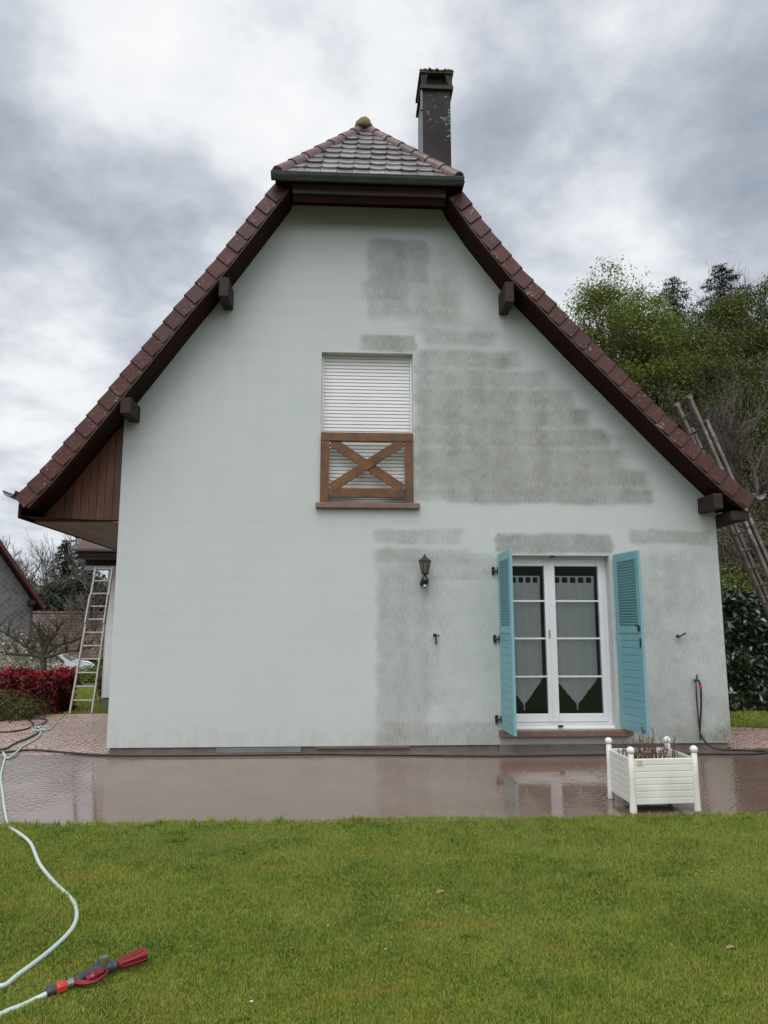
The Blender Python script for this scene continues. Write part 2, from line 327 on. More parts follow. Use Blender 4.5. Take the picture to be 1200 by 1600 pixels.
M = dict(
    render=plaster_mat(), wet=wet_mat(), drive=fan_mat('dry_cobble_paving', (.56, .405, .345), (.42, .285, .235), (.12, .085, .075), .42),
    plinth=mat('plinth_concrete', (.20, .18, .165), (.12, .11, .10), 5, rough=.35, rough2=.6, bump=.2),
    verge=mat('verge_tile_clay', (.088, .026, .023), (.055, .018, .017), 3.5, rough=.42, rough2=.6, island=.35, bump=.12, bscale=60, spec=.35, lichen=((.34, .29, .26), 38, .835)),
    tile=mat('hip_tile_clay_sheen', (.30, .288, .292), (.19, .165, .168), 9, rough=.12, rough2=.28, island=.4, bump=.08, bscale=60, spec=1.0, coat=.5),  # base colour lightened to grey, painting in the sky's sheen on the tiles
    ridge=mat('ridge_tile_clay', (.135, .070, .066), (.085, .042, .040), 5, rough=.22, rough2=.4, island=.4, bump=.12, spec=.8, lichen=((.36, .31, .28), 30, .82)),
    roof=mat('main_roof_clay', (.12, .05, .042), (.08, .034, .03), 4, rough=.35, rough2=.6, island=.4, bump=.2),
    moss=mat('mossy_mortar', (.26, .17, .085), (.10, .08, .035), 14, rough=.9, bump=.9, bscale=30),
    darkred=mat('oxblood_board', (.028, .008, .0065), (.017, .005, .004), 3, (1, .3, 1), rough=.7, bump=.15, spec=.12),
    trim=mat('weathered_trim_wood', (.085, .055, .036), (.04, .026, .02), 6, rough=.6, bump=.3, spec=.25),
    fascia=mat('greyed_fascia_wood', (.115, .085, .075), (.06, .035, .03), 2.5, (.4, 1, 8), rough=.6, bump=.2),
    purlin=mat('dark_beam_wood', (.040, .026, .022), (.020, .013, .012), 8, rough=.6, bump=.4, bscale=20, spec=.25),
    clad=mat('red_stained_cladding', (.13, .042, .020), (.052, .018, .010), 2.2, (3, 3, .5), rough=.45, island=.5, bump=.25, bscale=30),
    soffit=mat('brown_soffit_boards', (.24, .175, .135), (.17, .12, .09), 3, (4, .4, 4), rough=.5, island=.35, bump=.2),
    zinc=mat('aged_zinc', (.11, .125, .125), (.07, .082, .082), 3, rough=.35, rough2=.55, metal=.55, bump=.05),
    palezinc=mat('pale_zinc', (.32, .34, .36), (.22, .24, .26), 3, rough=.35, metal=.5),
    chim=mat('dark_chimney_cladding', (.022, .016, .018), (.013, .010, .011), 3, rough=.5, rough2=.65, spec=.22, lichen=((.24, .25, .26), 17, .835), bump=.1),
    chimcap=mat('mossy_chimney_cap', (.035, .035, .03), (.055, .06, .03), 14, rough=.9, bump=.8, bscale=40),
    white=mat('white_pvc', (.76, .77, .79), (.70, .71, .73), 3, rough=.28),
    slat=mat('white_shutter_slats', (.80, .80, .80), (.75, .75, .75), 2, rough=.32),
    brown=mat('stained_oak', (.225, .098, .026), (.085, .035, .012), 3.2, (1.5, 1.5, 1.5), rough=.42, rough2=.6, bump=.3, bscale=25, island=.3, dirt=(.075, .04, .028)),
    sill=mat('terracotta_sill', (.23, .13, .10), (.13, .095, .085), 9, rough=.4, bump=.2),
    shutter=mat('turquoise_paint', (.200, .425, .470), (.175, .385, .425), 2.5, rough=.42, bump=.06, bscale=60),
    black=mat('black_iron', (.014, .014, .018), (.02, .02, .024), 9, rough=.38),
    glass=glass_mat(), curtain=curtain_mat(),
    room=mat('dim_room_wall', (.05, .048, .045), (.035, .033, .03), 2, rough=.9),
    opal=mat('cloudy_lantern_pane', (.15, .14, .10), (.11, .10, .07), 9, rough=.3),
    planter=mat('white_garden_plastic', (.78, .77, .73), (.70, .69, .65), 4, rough=.38, dirt=(.56, .55, .50), bump=.04),
    twig=mat('bare_twig', (.10, .05, .045), (.16, .10, .07), 9, rough=.8),
    soil=mat('potting_soil', (.03, .022, .016), (.06, .045, .032), 20, rough=1, bump=1),
    hose=mat('pale_green_hose', (.50, .60, .56), (.42, .52, .49), 3, rough=.4),
    blackhose=mat('black_rubber_hose', (.018, .018, .022), (.03, .03, .034), 6, rough=.3),
    red=mat('red_plastic', (.24, .012, .020), (.15, .009, .015), 5, rough=.33), redb=mat('orange_red_plastic', (.55, .05, .03), (.45, .035, .03), 5, rough=.35),
    grey=mat('grey_plastic', (.055, .062, .075), (.035, .04, .05), 5, rough=.35), chrome=mat('dull_metal', (.4, .4, .36), (.3, .3, .28), 6, rough=.3, metal=.8),
    oldwood=mat('old_grey_ladder_wood', (.24, .205, .19), (.09, .072, .066), 7, (1, 1, 1), rough=.7, bump=.5, bscale=25, lichen=((.30, .29, .27), 9, .80)),
    alu=mat('pale_ladder_wood', (.50, .46, .40), (.36, .33, .29), 4, rough=.55, bump=.1),
    annex=mat('annex_render', (.46, .50, .50), (.42, .46, .46), 2, rough=.8), diamond=diamond_mat(),
    farroof=mat('old_brown_tiles', (.155, .088, .070), (.085, .055, .048), 1.8, rough=.75, island=.6), farwall=mat('brown_timber_gable', (.12, .075, .05), (.08, .05, .035), 2, (3, 3, .3), rough=.8),
    paint=mat('white_car_paint', (.72, .74, .78), (.70, .72, .76), 2, rough=.15, coat=1), carglass=mat('dark_car_glass', (.03, .04, .045), (.05, .06, .06), 2, rough=.08), tyre=mat('tyre_rubber', (.02, .02, .02), None, 5, rough=.8), rim=mat('alloy_rim', (.45, .46, .48), None, 5, rough=.3, metal=.8),
    bark=mat('grey_bark', (.10, .085, .07), (.055, .045, .038), 3, (1, 1, .3), rough=.9, bump=.8, bscale=12),
    mossbark=mat('mossy_bark', (.075, .07, .035), (.05, .04, .028), 4, rough=.9, bump=.8),
    palebark=mat('pale_twiggy_bark', (.165, .145, .125), (.105, .09, .08), 1, rough=.9),
    lawn=soil_mat('lawn_soil', [(.050, .070, .016), (.075, .105, .020), (.10, .12, .03)]),
    earth=soil_mat('meadow_floor', [(.045, .044, .030), (.058, .060, .036), (.075, .072, .048)], .3),
    wood=soil_mat('woodland_floor', [(.03, .032, .016), (.045, .05, .022), (.06, .048, .03)], .4),
    road=mat('asphalt', (.075, .072, .07), (.055, .053, .052), 4, rough=.8),
)
LM = dict(
    fresh=leafmat('fresh_spring_leaves', [(.065, .095, .018), (.130, .170, .030), (.25, .29, .055)], sub=.35),
    mid=leafmat('mid_green_leaves', [(.036, .050, .014), (.080, .102, .022), (.150, .175, .036)], sub=.3),
    dark=leafmat('spruce_needles', [(.008, .014, .009), (.016, .026, .014), (.03, .042, .02)], sub=.05),
    olive=leafmat('olive_twigs', [(.065, .060, .038), (.10, .092, .055), (.13, .13, .07)], sub=.2),
    photinia=leafmat('red_photinia_leaves', [(.06, .014, .014), (.32, .018, .028), (.60, .030, .045)], rough=.35, sub=.2),
    photgreen=leafmat('dark_photinia_leaves', [(.018, .022, .012), (.05, .012, .014), (.12, .012, .018)], rough=.35, sub=.15),
    laurel=leafmat('laurel_leaves', [(.010, .020, .010), (.020, .038, .016), (.040, .065, .022)], rough=.22, sub=.1, spec=.7),
    blossom=leafmat('white_blossom', [(.10, .11, .06), (.5, .46, .38), (.70, .66, .58)], sub=.3),
    yellow=leafmat('yellow_green_conifer', [(.04, .045, .014), (.085, .085, .025), (.13, .12, .035)], sub=.2),
    amber=leafmat('amber_leaves', [(.16, .085, .015), (.28, .17, .03)], sub=.2),
)

# ------------------------------------------------------------ terrain
def sm(t, a, b):
    t = np.clip((np.asarray(t, float)-a)/(b-a), 0, 1); return t*t*(3-2*t)
def ground_h(x, y):
    x = np.asarray(x, float); y = np.asarray(y, float)
    left = -1.6*sm(y, 5.5, 40)*(1-sm(x, 2, 10)) + 16*sm(y, 75, 230)
    right = np.clip((x-9)*.36 + (y-8)*.13, 0, 13)*sm(x, 7.8, 11) 
    back = 34*sm(-y, 28, 170)  # unseen rise behind the camera, added to give the panes a dark reflection
    return -.05 + back + left*(1-sm(x, 20, 40)*0.3) + right
def gh(x, y): return float(ground_h(x, y))
def make_ground():
    xs = np.concatenate([np.linspace(-400, -60, 24), np.linspace(-56, 60, 117), np.linspace(66, 400, 24)])
    ys = np.concatenate([np.linspace(-400, -60, 18), np.linspace(-52, -8, 12), np.linspace(-6, 80, 87), np.linspace(86, 600, 40)])
    X, Y = np.meshgrid(xs, ys); Z = ground_h(X, Y)
    V = np.stack([X.ravel(), Y.ravel(), Z.ravel()], 1); nx = len(xs); i = np.arange(len(ys)-1)[:, None]*nx + np.arange(nx-1)[None]
    i = i.ravel(); F = np.stack([i, i+1, i+nx+1, i+nx], 1)
    tag(fast('ground', V, F, M['earth']), kind='structure')
make_ground()
def sheet(name, pts, z, m, kind='structure', sub=0):
    b = MB(); b.add([(x, y, z) for x, y in pts], [tuple(range(len(pts)))]); o = b.build(name, m); tag(o, kind=kind); return o
sheet('terrace', [(-12, -3.50), (12, -3.47), (12, 0.0), (-12, 0.0)], 0.0, M['wet'])
b = MB(); b.add([(-12, 0, 0), (-3.0, 0, 0), (-3.0, 4.62, -.0), (-12, 4.0, .0)], [(0, 1, 2, 3)]); b.add([(-12, 4.0, 0), (-3, 4.62, 0), (-3, 4.62, -.12), (-12, 4.0, -.12)], [(0, 1, 2, 3)])
tag(b.build('driveway', M['drive']), kind='structure')
b = MB(); b.add([(5.16, 0, 0), (12, 0, 0), (12, .9, 0), (6.6, 1.95, 0), (5.16, 2.6, 0)], [(0, 1, 2, 3, 4)]); tag(b.build('path', M['drive']), kind='structure')

# lawn: soil sheet plus real blades
def blades(x0, x1, y0, y1, n, h0, h1, w0, zf, tuft=0):
    x = rng.uniform(x0, x1, n); y = rng.uniform(y0, y1, n)
    return x, y
def grass_mesh(name, x, y, z, h, wd, m):
    n = len(x); a = rng.uniform(0, 2*np.pi, n); ln = rng.uniform(.15, .95, n)*h; b = rng.uniform(0, 2*np.pi, n)
    cx, sx = np.cos(a)*wd/2, np.sin(a)*wd/2; lx, ly = np.cos(b)*ln, np.sin(b)*ln
    P = np.zeros((n, 5, 3), np.float32)
    P[:, 0] = np.stack([x-cx, y-sx, z], 1); P[:, 1] = np.stack([x+cx, y+sx, z], 1)
    P[:, 2] = np.stack([x+cx*.8+lx*.35, y+sx*.8+ly*.35, z+h*.6], 1); P[:, 3] = np.stack([x-cx*.8+lx*.35, y-sx*.8+ly*.35, z+h*.6], 1)
    P[:, 4] = np.stack([x+lx, y+ly, z+h*np.clip(1.05-.35*ln/h, .5, 1)], 1)
    base = np.arange(n)[:, None]*5
    F = np.concatenate([base+np.array([[0, 1, 2]]), base+np.array([[0, 2, 3]]), base+np.array([[3, 2, 4]])])
    return fast(name, P.reshape(-1, 3), F, m)
def lawn_mat():
    m, t, b = newmat('lawn_blades'); g = N(t, 'ShaderNodeNewGeometry'); v = coords(t)
    big = noise(t, v, 1.3, 6, .72, .5); fine = noise(t, v, 6.5, 5, .7); r = g.outputs['Random Per Island']
    f = math_(t, 'ADD', math_(t, 'MULTIPLY', big, .98), math_(t, 'ADD', math_(t, 'MULTIPLY', fine, .62), math_(t, 'MULTIPLY', r, .34)))
    col = ramp(t, f, [(.60, (.062, .125, .020)), (.76, (.135, .220, .028)), (.93, (.245, .320, .042)), (1.0, (.30, .34, .06))])
    yv = noise(t, coords(t, (1, 1.8, 1)), 1.7, 3, .6)
    yf = ramp(t, math_(t, 'ADD', yv, math_(t, 'MULTIPLY', r, .16)), [(.60, (0,)*3), (.74, (1,)*3)])
    col = mixc(t, math_(t, 'MULTIPLY', yf, .75), col, (.34, .30, .05))
    dead = ramp(t, r, [(.89, (0,)*3), (.90, (.8,)*3)]); col = mixc(t, dead, col, (.24, .21, .10))
    L(t, col, b.inputs['Base Color']); b.inputs['Roughness'].default_value = .6; b.inputs['Specular IOR Level'].default_value = .12
    tr = N(t, 'ShaderNodeBsdfTranslucent'); L(t, col, tr.inputs[0]); mx = N(t, 'ShaderNodeMixShader', i={0: .25}); L(t, b.outputs[0], mx.inputs[1]); L(t, tr.outputs[0], mx.inputs[2])
    L(t, mx.outputs[0], t.nodes['Material Output'].inputs[0]); return m
LAWN = lawn_mat()
def lump(x, y): return .008*np.sin(x*3.1+np.sin(y*2.3)*1.3) + .006*np.sin(y*5.2+x*1.7) + .016
edge_y = lambda x: -3.495 + .016*np.sin(x*9) + .024*np.sin(x*3.3+1) + .014*np.sin(x*23)+.010*np.sin(x*51)
sheet('lawn', [(-14, -12), (14, -12), (14, -3.52), (-14, -3.52)], 0.004, M['lawn'])
def make_lawn():
    X = []; Y = []
    for y0, y1, n in ((-7.1, -5.6, 270000), (-5.6, -4.5, 150000), (-4.5, -3.42, 130000)):
        y = rng.uniform(y0, y1, n); hw = (y+9.9)*.545+.35; x = rng.uniform(-1, 1, n)*hw + (y+9.9)*.053
        X.append(x); Y.append(y)
    X.append(rng.uniform(-14, 14, 30000)); Y.append(rng.uniform(-7, -3.5, 30000))
    x = np.concatenate(X); y = np.concatenate(Y); k = y < edge_y(x) + rng.uniform(0, .03, len(x)); x, y = x[k], y[k]
    tall = np.sin(x*1.9+.6)*np.sin(y*2.6+x*.7)
    h = rng.uniform(.012, .026, len(x))*(1+.25*tall); e = np.exp(-((y+3.52)/.10)**2); h *= 1+.55*e*rng.uniform(0, 1, len(x))
    o = grass_mesh('grass', x, y, lump(x, y)+.004, h, rng.uniform(.0018, .0034, len(x)), LAWN); tag(o, 'short mown lawn grass in front of the wet terrace', 'grass', kind='stuff')
    # taller tufts where the mower misses, along the paving
    xs = []; ys = []; hs = []
    for _ in range(70):
        cx = random.uniform(-3, 3.8); n = random.randint(8, 34); hh = random.uniform(.05, .095)*(1.4 if random.random() < .1 else 1)
        xs.append(rng.normal(cx, .028, n)); ys.append(rng.normal(-3.50, .02, n)); hs.append(rng.uniform(.5, 1, n)*hh)
    xs, ys, hs = map(np.concatenate, (xs, ys, hs))
    tag(grass_mesh('grass', xs, ys, np.full(len(xs), .004), hs, rng.uniform(.004, .007, len(xs)), LAWN), 'taller uncut grass tufts along the edge of the terrace', 'grass', kind='stuff')
make_lawn()
def weeds():
    X = []; Y = []; W_ = []
    for _ in range(260):
        cy = -7.0+3.4*random.random()**.8; hw = (cy+9.9)*.545; cx = random.uniform(-hw, hw)+.1; n = random.randint(60, 260); r_ = random.uniform(.03, .13)
        X.append(rng.normal(cx, r_, n)); Y.append(np.minimum(rng.normal(cy, r_*.8, n), -3.5)); 
    x, y = np.concatenate(X), np.concatenate(Y); o = grass_mesh('grass', x, y, lump(x, y)+.002, rng.uniform(.012, .030, len(x)), rng.uniform(.005, .010, len(x)), WEED)
    tag(o, 'patches of moss clover and broader blades growing in the lawn', 'grass', kind='stuff')
WEED = leafmat('lawn_clover', [(.075, .130, .024), (.13, .20, .034), (.22, .28, .055)], sub=.15, spec=.12)
weeds()
# lawn strips behind, left and right
def strip_grass(poly, z, n, h, label):
    p = np.array(poly); x = rng.uniform(p[:, 0].min(), p[:, 0].max(), n); y = rng.uniform(p[:, 1].min(), p[:, 1].max(), n)
    ins = np.ones(n, bool)
    for i in range(len(p)):
        a, b_ = p[i], p[(i+1) % len(p)]; ins &= ((b_[0]-a[0])*(y-a[1]) - (b_[1]-a[1])*(x-a[0])) > 0
    x, y = x[ins], y[ins]; zz = ground_h(x, y) if z is None else np.full(len(x), z)
    o = grass_mesh('grass', x, y, zz, rng.uniform(.5, 1, len(x))*h, rng.uniform(.008, .014, len(x)), LAWN); tag(o, label, 'grass', kind='stuff')
strip_grass([(-6.6, 4.7), (-3.2, 4.7), (-4.2, 16), (-9.5, 16)], None, 60000, .06, 'green grass strip behind the ladder beside the red hedge')
strip_grass([(6.6, 1.98), (12, .9), (12, 6), (5.3, 6), (5.3, 2.6)], .0, 42000, .05, 'green grass strip between laurel hedge and paved path')
b = MB(); b.add([(6.6, 1.95, .004), (12, .9, .004), (12, 6, .004), (5.3, 6, .004), (5.3, 2.55, .004)], [(0, 1, 2, 3, 4)]); tag(b.build('lawn', M['lawn']), kind='structure')
b = MB(); zs = [gh(-12, 36.5)+.06, gh(-12, 44)+.06]
b.add([(-60, 36.5, gh(-60, 36.5)+.06), (2, 36.5, zs[0]), (2, 44, zs[1]), (-60, 44, gh(-60, 44)+.06)], [(0, 1, 2, 3)]); tag(b.build('road', M['road']), kind='structure')

# ------------------------------------------------------------ house
YV = -.45
house = thing('house', (0, 0, 0), 'pale mint green gabled house with grey weather stains and brown tiled roof', 'house')
def onV(pts, y=YV): return [(onY(px, py, y).x, onY(px, py, y).z) for px, py in pts]
PL = [(-1.00, 7.70), (-1.72, 6.62), (-2.29, 5.84), (-2.82, 5.08), (-3.35, 4.33), (-3.90, 3.57), (-4.19, 3.23)]
PR = onV([(722, 297), (755, 345), (786, 384), (820, 425), (856, 462), (911, 519), (987, 595), (1062, 670), (1104, 711), (1150, 754), (1178, 776)])
RIDGE = (.25, 9.42)
def poly_sampler(P, side):
    P = [Vector((x, z)) for x, z in P]; seg = [(P[i+1]-P[i]).length for i in range(len(P)-1)]; tot = sum(seg)
    def f(s):
        s = max(0, min(tot, s)); i = 0
        while i < len(seg)-1 and s > seg[i]: s -= seg[i]; i += 1
        p = P[i].lerp(P[i+1], s/seg[i]); d = P[i+1]-P[i]
        # smoothed tangent
        d0 = (P[max(i, 1)]-P[max(i-1, 0)]); d2 = P[min(i+2, len(P)-1)]-P[min(i+1, len(P)-2)]
        t = d.normalized(); n = Vector((-t.y, t.x)) if side > 0 else Vector((t.y, -t.x))
        return p, t, n
    return f, tot
SL, TL = poly_sampler(PL, -1); SR, TR = poly_sampler(PR, 1)
def offs(P, side, d):
    f, tot = poly_sampler(P, side); out = []
    for i in range(len(P)):
        a = Vector(P[max(i-1, 0)]); c = Vector(P[min(i+1, len(P)-1)]); t = (c-a).normalized(); n = Vector((-t.y, t.x)) if side > 0 else Vector((t.y, -t.x))
        p = Vector(P[i]) - n*d; out.append((p.x, p.y))
    return out
def strip(mb, P, side, a, b_, y0, y1, ext=0):
    A, B = offs(P, side, a), offs(P, side, b_)
    n = len(A)
    vs = [(x, y, z) for y in (y0, y1) for Q in (A, B) for x, z in Q]
    idx = lambda yi, q, i: yi*2*n + q*n + i
    fs = []
    for i in range(n-1):
        fs += [(idx(0,0,i), idx(0,0,i+1), idx(0,1,i+1), idx(0,1,i)), (idx(1,0,i), idx(1,1,i), idx(1,1,i+1), idx(1,0,i+1)),
               (idx(0,0,i), idx(1,0,i), idx(1,0,i+1), idx(0,0,i+1)), (idx(0,1,i), idx(0,1,i+1), idx(1,1,i+1), idx(1,1,i))]
    fs += [(idx(0,0,0), idx(0,1,0), idx(1,1,0), idx(1,0,0)), (idx(0,0,n-1), idx(1,0,n-1), idx(1,1,n-1), idx(0,1,n-1))]
    mb.add(vs, fs)
HD = 9.0
# front wall with its stains
def front_wall():
    import bmesh
    A = offs(PL, -1, .232); B = offs(PR, 1, .232)
    zt = 7.70
    def at(P, z):
        for i in range(len(P)-1):
            if P[i][1] >= z >= P[i+1][1]:
                t = (P[i][1]-z)/(P[i][1]-P[i+1][1]); return P[i][0] + t*(P[i+1][0]-P[i][0])
    A = [(-.745, zt)] + [p for p in A if p[1] < 7.3 and p[0] > -3.0]; 
    zl = None
    Pl = offs(PL, -1, .232)
    for i in range(len(Pl)-1):
        if Pl[i][0] >= -3.02 >= Pl[i+1][0]:
            t = (Pl[i][0]+3.02)/(Pl[i][0]-Pl[i+1][0]); zl = Pl[i][1] + t*(Pl[i+1][1]-Pl[i][1])
    Pr = offs(PR, 1, .232)
    for i in range(len(Pr)-1):
        if Pr[i][0] <= 5.16 <= Pr[i+1][0]:
            t = (5.16-Pr[i][0])/(Pr[i+1][0]-Pr[i][0]); zr = Pr[i][1] + t*(Pr[i+1][1]-Pr[i][1])
    B = [(1.335, zt)] + [p for p in Pr if p[1] < 7.3 and p[0] < 5.15]
    poly = [(-3.015, .075), (5.165, .075), (5.16, zr)] + B[::-1] + A + [(-3.02, zl)]
    bm = bmesh.new(); vs = [bm.verts.new((x, 0, z)) for x, z in poly]; bm.faces.new(vs)
    def cut(co, no): bmesh.ops.bisect_plane(bm, geom=bm.verts[:]+bm.edges[:]+bm.faces[:], plane_co=co, plane_no=no, dist=1e-5)
    hs = [WIN, DOOR]
    for x0, x1, z0, z1 in hs:
        for x in (x0, x1): cut((x, 0, 0), (1, 0, 0))
        for z in (z0, z1): cut((0, 0, z), (0, 0, 1))
    dele = [f for f in bm.faces if any(x0 < f.calc_center_median().x < x1 and z0 < f.calc_center_median().z < z1 for x0, x1, z0, z1 in hs)]
    bmesh.ops.delete(bm, geom=dele, context='FACES')
    for x in np.concatenate([np.arange(-2.95, .30, .10), np.arange(.32, 5.16, .030)]): cut((x, 0, 0), (1, 0, 0))
    for z in np.arange(.10, 7.6, .032): cut((0, 0, z), (0, 0, 1))
    me = bpy.data.meshes.new('front_wall'); bm.to_mesh(me); bm.free(); me.materials.append(M['render'])
    co = np.zeros(len(me.vertices)*3, np.float32); me.vertices.foreach_get('co', co); co = co.reshape(-1, 3)
    g, ms = grime(co[:, 0], co[:, 2])
    for nm, arr in (('grime', g), ('moss', ms)):
        at_ = me.attributes.new(nm, 'FLOAT', 'POINT'); at_.data.foreach_set('value', arr.astype(np.float32))
    o = bpy.data.objects.new('front_wall', me); C.objects.link(o); o.parent = house; return o
def grime(x, z):
    """where the facade has not been cleaned yet (metres on the wall, measured in the photograph)"""
    wob = .010*np.sin(x*5+z*3)+.006*np.sin(x*17+1.3); wz = .018*np.sin(z*13+x*2)+.014*np.sin(z*29+2)
    g = np.zeros_like(x)
    def bx(x0, y0, x1, y1, a, s=.04, sz=.025):
        nonlocal g
        p = onY(x0, y1); q = onY(x1, y0); xx = x+wz; zz = z+wob
        v = a*sm(xx, p.x-s, p.x+s)*(1-sm(xx, q.x-s, q.x+s))*sm(zz, p.z-sz, p.z+sz)*(1-sm(zz, q.z-sz, q.z+sz)); g = 1-(1-g)*(1-np.clip(v, 0, 1))
    for a in [(574, 375, 668, 440, .74), (574, 435, 700, 500, .34, .05, .05), (640, 385, 700, 520, .36, .12, .08), (690, 410, 724, 510, .34, .1, .08), (568, 440, 640, 468, .55), (574, 470, 640, 492, .32), (655, 455, 720, 500, .35, .1),
              (566, 524, 648, 548, .95, .03, .025),
              (666, 518, 775, 539, .60, .1, .05), (655, 549, 812, 573, .66, .07, .04), (652, 580, 856, 601, .64, .08, .04), (652, 610, 893, 636, .70, .08, .04), (656, 640, 922, 665, .78, .08, .04), (650, 671, 950, 696, .88, .07, .04),
              (652, 703, 968, 730, .84, .08, .04), (652, 735, 1008, 760, .88, .10, .05), (700, 765, 1020, 786, .90, .05, .04), (650, 765, 700, 782, .45),
              (650, 552, 790, 782, .42, .05, .06), (690, 600, 880, 780, .34, .14, .06), (800, 680, 980, 782, .38, .14, .06), (660, 500, 770, 560, .28, .08, .08), (650, 600, 668, 760, .3),
              (584, 828, 655, 850, .50), (655, 826, 722, 850, .42), (586, 858, 730, 880, .45, .1), (588, 858, 668, 1165, .50, .06, .1), (668, 866, 775, 905, .42, .1), (668, 900, 690, 1100, .38, .12), (690, 900, 775, 1160, .17, .1, .1),
              (588, 1128, 782, 1170, .36, .1), (776, 835, 955, 864, .95, .03, .025),
              (985, 829, 1108, 850, .60), (1010, 858, 1125, 1000, .26, .15, .12), (1040, 870, 1095, 960, .24, .15, .1), (955, 870, 1030, 1000, .18, .1), (1030, 990, 1150, 1165, .34, .15, .12), (1000, 1080, 1150, 1165, .24, .15, .12)]: bx(*a)
    # cut the staircase of bands along the sheltered slope under the verge
    ms = np.zeros_like(x)
    b0 = onY(1143, 1165)
    ms = .85*(1-sm(z, .08, .42))*sm(x, 3.9, 5.0) + .22*(1-sm(z, .08, .35))*sm(x, .5, 1.4)*(1-sm(x, 3.9, 4.2)) + .35*(1-sm(z, .1, 1.2))*sm(x, 4.8, 5.16)
    # the block courses behind the render and old drip runs modulate how much grew
    r2 = np.random.default_rng(5); row = np.floor(z/.235).astype(int); colm = np.floor(x/.42+.5*(row % 2)).astype(int); tb = r2.uniform(.68, 1.12, (64, 64)); blk = .55+.45*tb[(row+8) % 64, (colm+20) % 64]
    fx = r2.uniform(.62, 1.15, 400); u = (x+4)*9; i0 = np.clip(u.astype(int), 0, 398); run = fx[i0]*(1-(u-i0))+fx[i0+1]*(u-i0)
    g = g*(.45+.55*blk)*(.35+.65*run)*1.12
    g = g + .10*sm(x, .4, 1.0)*(1-sm(z, 2.0, 5.5)) + .03
    return np.clip(g, 0, 1), np.clip(ms, 0, 1)
WIN = (-.346, .933, 3.262, 5.415); DOOR = (2.10, 3.62, .27, 2.565)
front_wall()
for (x0, x1, z0, z1), d in ((WIN, .17), (DOOR, .21)):
    b = MB(); b.add([(x0, 0, z0), (x0, d, z0), (x0, d, z1), (x0, 0, z1)], [(0, 1, 2, 3)]); b.add([(x1, 0, z0), (x1, d, z0), (x1, d, z1), (x1, 0, z1)], [(3, 2, 1, 0)])
    b.add([(x0, 0, z1), (x1, 0, z1), (x1, d, z1), (x0, d, z1)], [(0, 1, 2, 3)]); b.add([(x0, 0, z0), (x1, 0, z0), (x1, d, z0), (x0, d, z0)], [(3, 2, 1, 0)])
    b.build('reveal', M['render'], house)
def rz_left(y=0): return 4.45
b = MB(); b.box(-3.014, -2.8, .002, HD, .075, 4.4); b.box(4.95, 5.158, .002, HD, .075, 3.15)
Ai = offs(PL, -1, .245); Bi = offs(PR, 1, .245)
poly = [(-3.01, .075), (5.155, .075), (5.155, 3.15)] + [p for p in Bi if 1.0 < p[0] < 5.1][::-1] + [(.25, 9.1)] + [p for p in Ai if -3.0 < p[0] < -1.0] + [(-3.01, 4.4)]
b.prism(poly, HD-.2, HD); b.build('side_wall', M['annex'], house)
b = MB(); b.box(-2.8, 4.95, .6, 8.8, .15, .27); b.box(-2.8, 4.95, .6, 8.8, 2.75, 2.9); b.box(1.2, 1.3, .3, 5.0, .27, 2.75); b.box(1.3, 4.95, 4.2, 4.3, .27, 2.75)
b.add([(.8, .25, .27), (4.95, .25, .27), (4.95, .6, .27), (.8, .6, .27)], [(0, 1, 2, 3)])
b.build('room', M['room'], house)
b = MB(); b.box(-2.98, 2.035, .025, .3, -.05, .076); b.box(3.80, 5.12, .025, .3, -.05, .076); b.box(2.04, 3.795, .004, .24, -.05, .10)
b.build('plinth', M['plinth'], house)
b = MB(); b.box(2.06, 3.78, -.006, .2, .10, .178); b.build('threshold_wall', M['annex'], house)
b = MB(); b.box(onY(338, 1170, 0).x, onY(470, 1170, 0).x, -.012, .02, .004, .066); b.build('base_strip', M['palezinc'], house)
b = MB(); b.box(onY(492, 1170, 0).x, onY(640, 1170, 0).x, -.008, .02, .045, .073); b.build('base_strip', M['sill'], house)
# roof
b = MB()
for P, s in ((PL, -1), (PR, 1)):
    Q = [RIDGE] + list(P); strip(b, Q[1:], s, .03, .12, -.40, HD+.4)
    # upper slopes behind the half hip
    x0, z0 = P[0]
    b.add([(x0, -.70, z0-.03), (x0, HD+.4, z0-.03), (RIDGE[0], HD+.4, RIDGE[1]-.03), (RIDGE[0], .74, RIDGE[1]-.03)], [(0, 1, 2, 3)])
roofb = b.build('roof_deck', M['darkred'], house)
b = MB(); rnd = random.Random(3)
for P, s in ((PL, -1), (PR, 1)):
    Q = [RIDGE] + list(P); f, tot = poly_sampler(Q, s); n = int(tot/.235)
    for k in range(n+1):
        p, t, nn = f(tot-.12-k*.235 if k else tot-.11)
        if tot-.12-k*.235 < .05: continue
        y = -.41 if p.y < 7.72 else -.40+(p.y-7.75)/1.30
        y += .0 if k % 2 else .12
        t3 = Vector((t.x, 0, t.y)); n3 = Vector((nn.x, 0, nn.y))
        ax = (t3 + n3*.07).normalized(); az = (n3 - t3*.07).normalized()
        y = max(y, -.41)
        while y < HD+.3:
            w_ = .24; b.obox(Vector((p.x, y+w_/2, p.y)) - n3*(.012+rnd.uniform(0, .004)), ax, (0, 1, 0), az, .27, w_-.006, .018); y += w_
roof = b.build('roof_tiles', M['roof'], house)
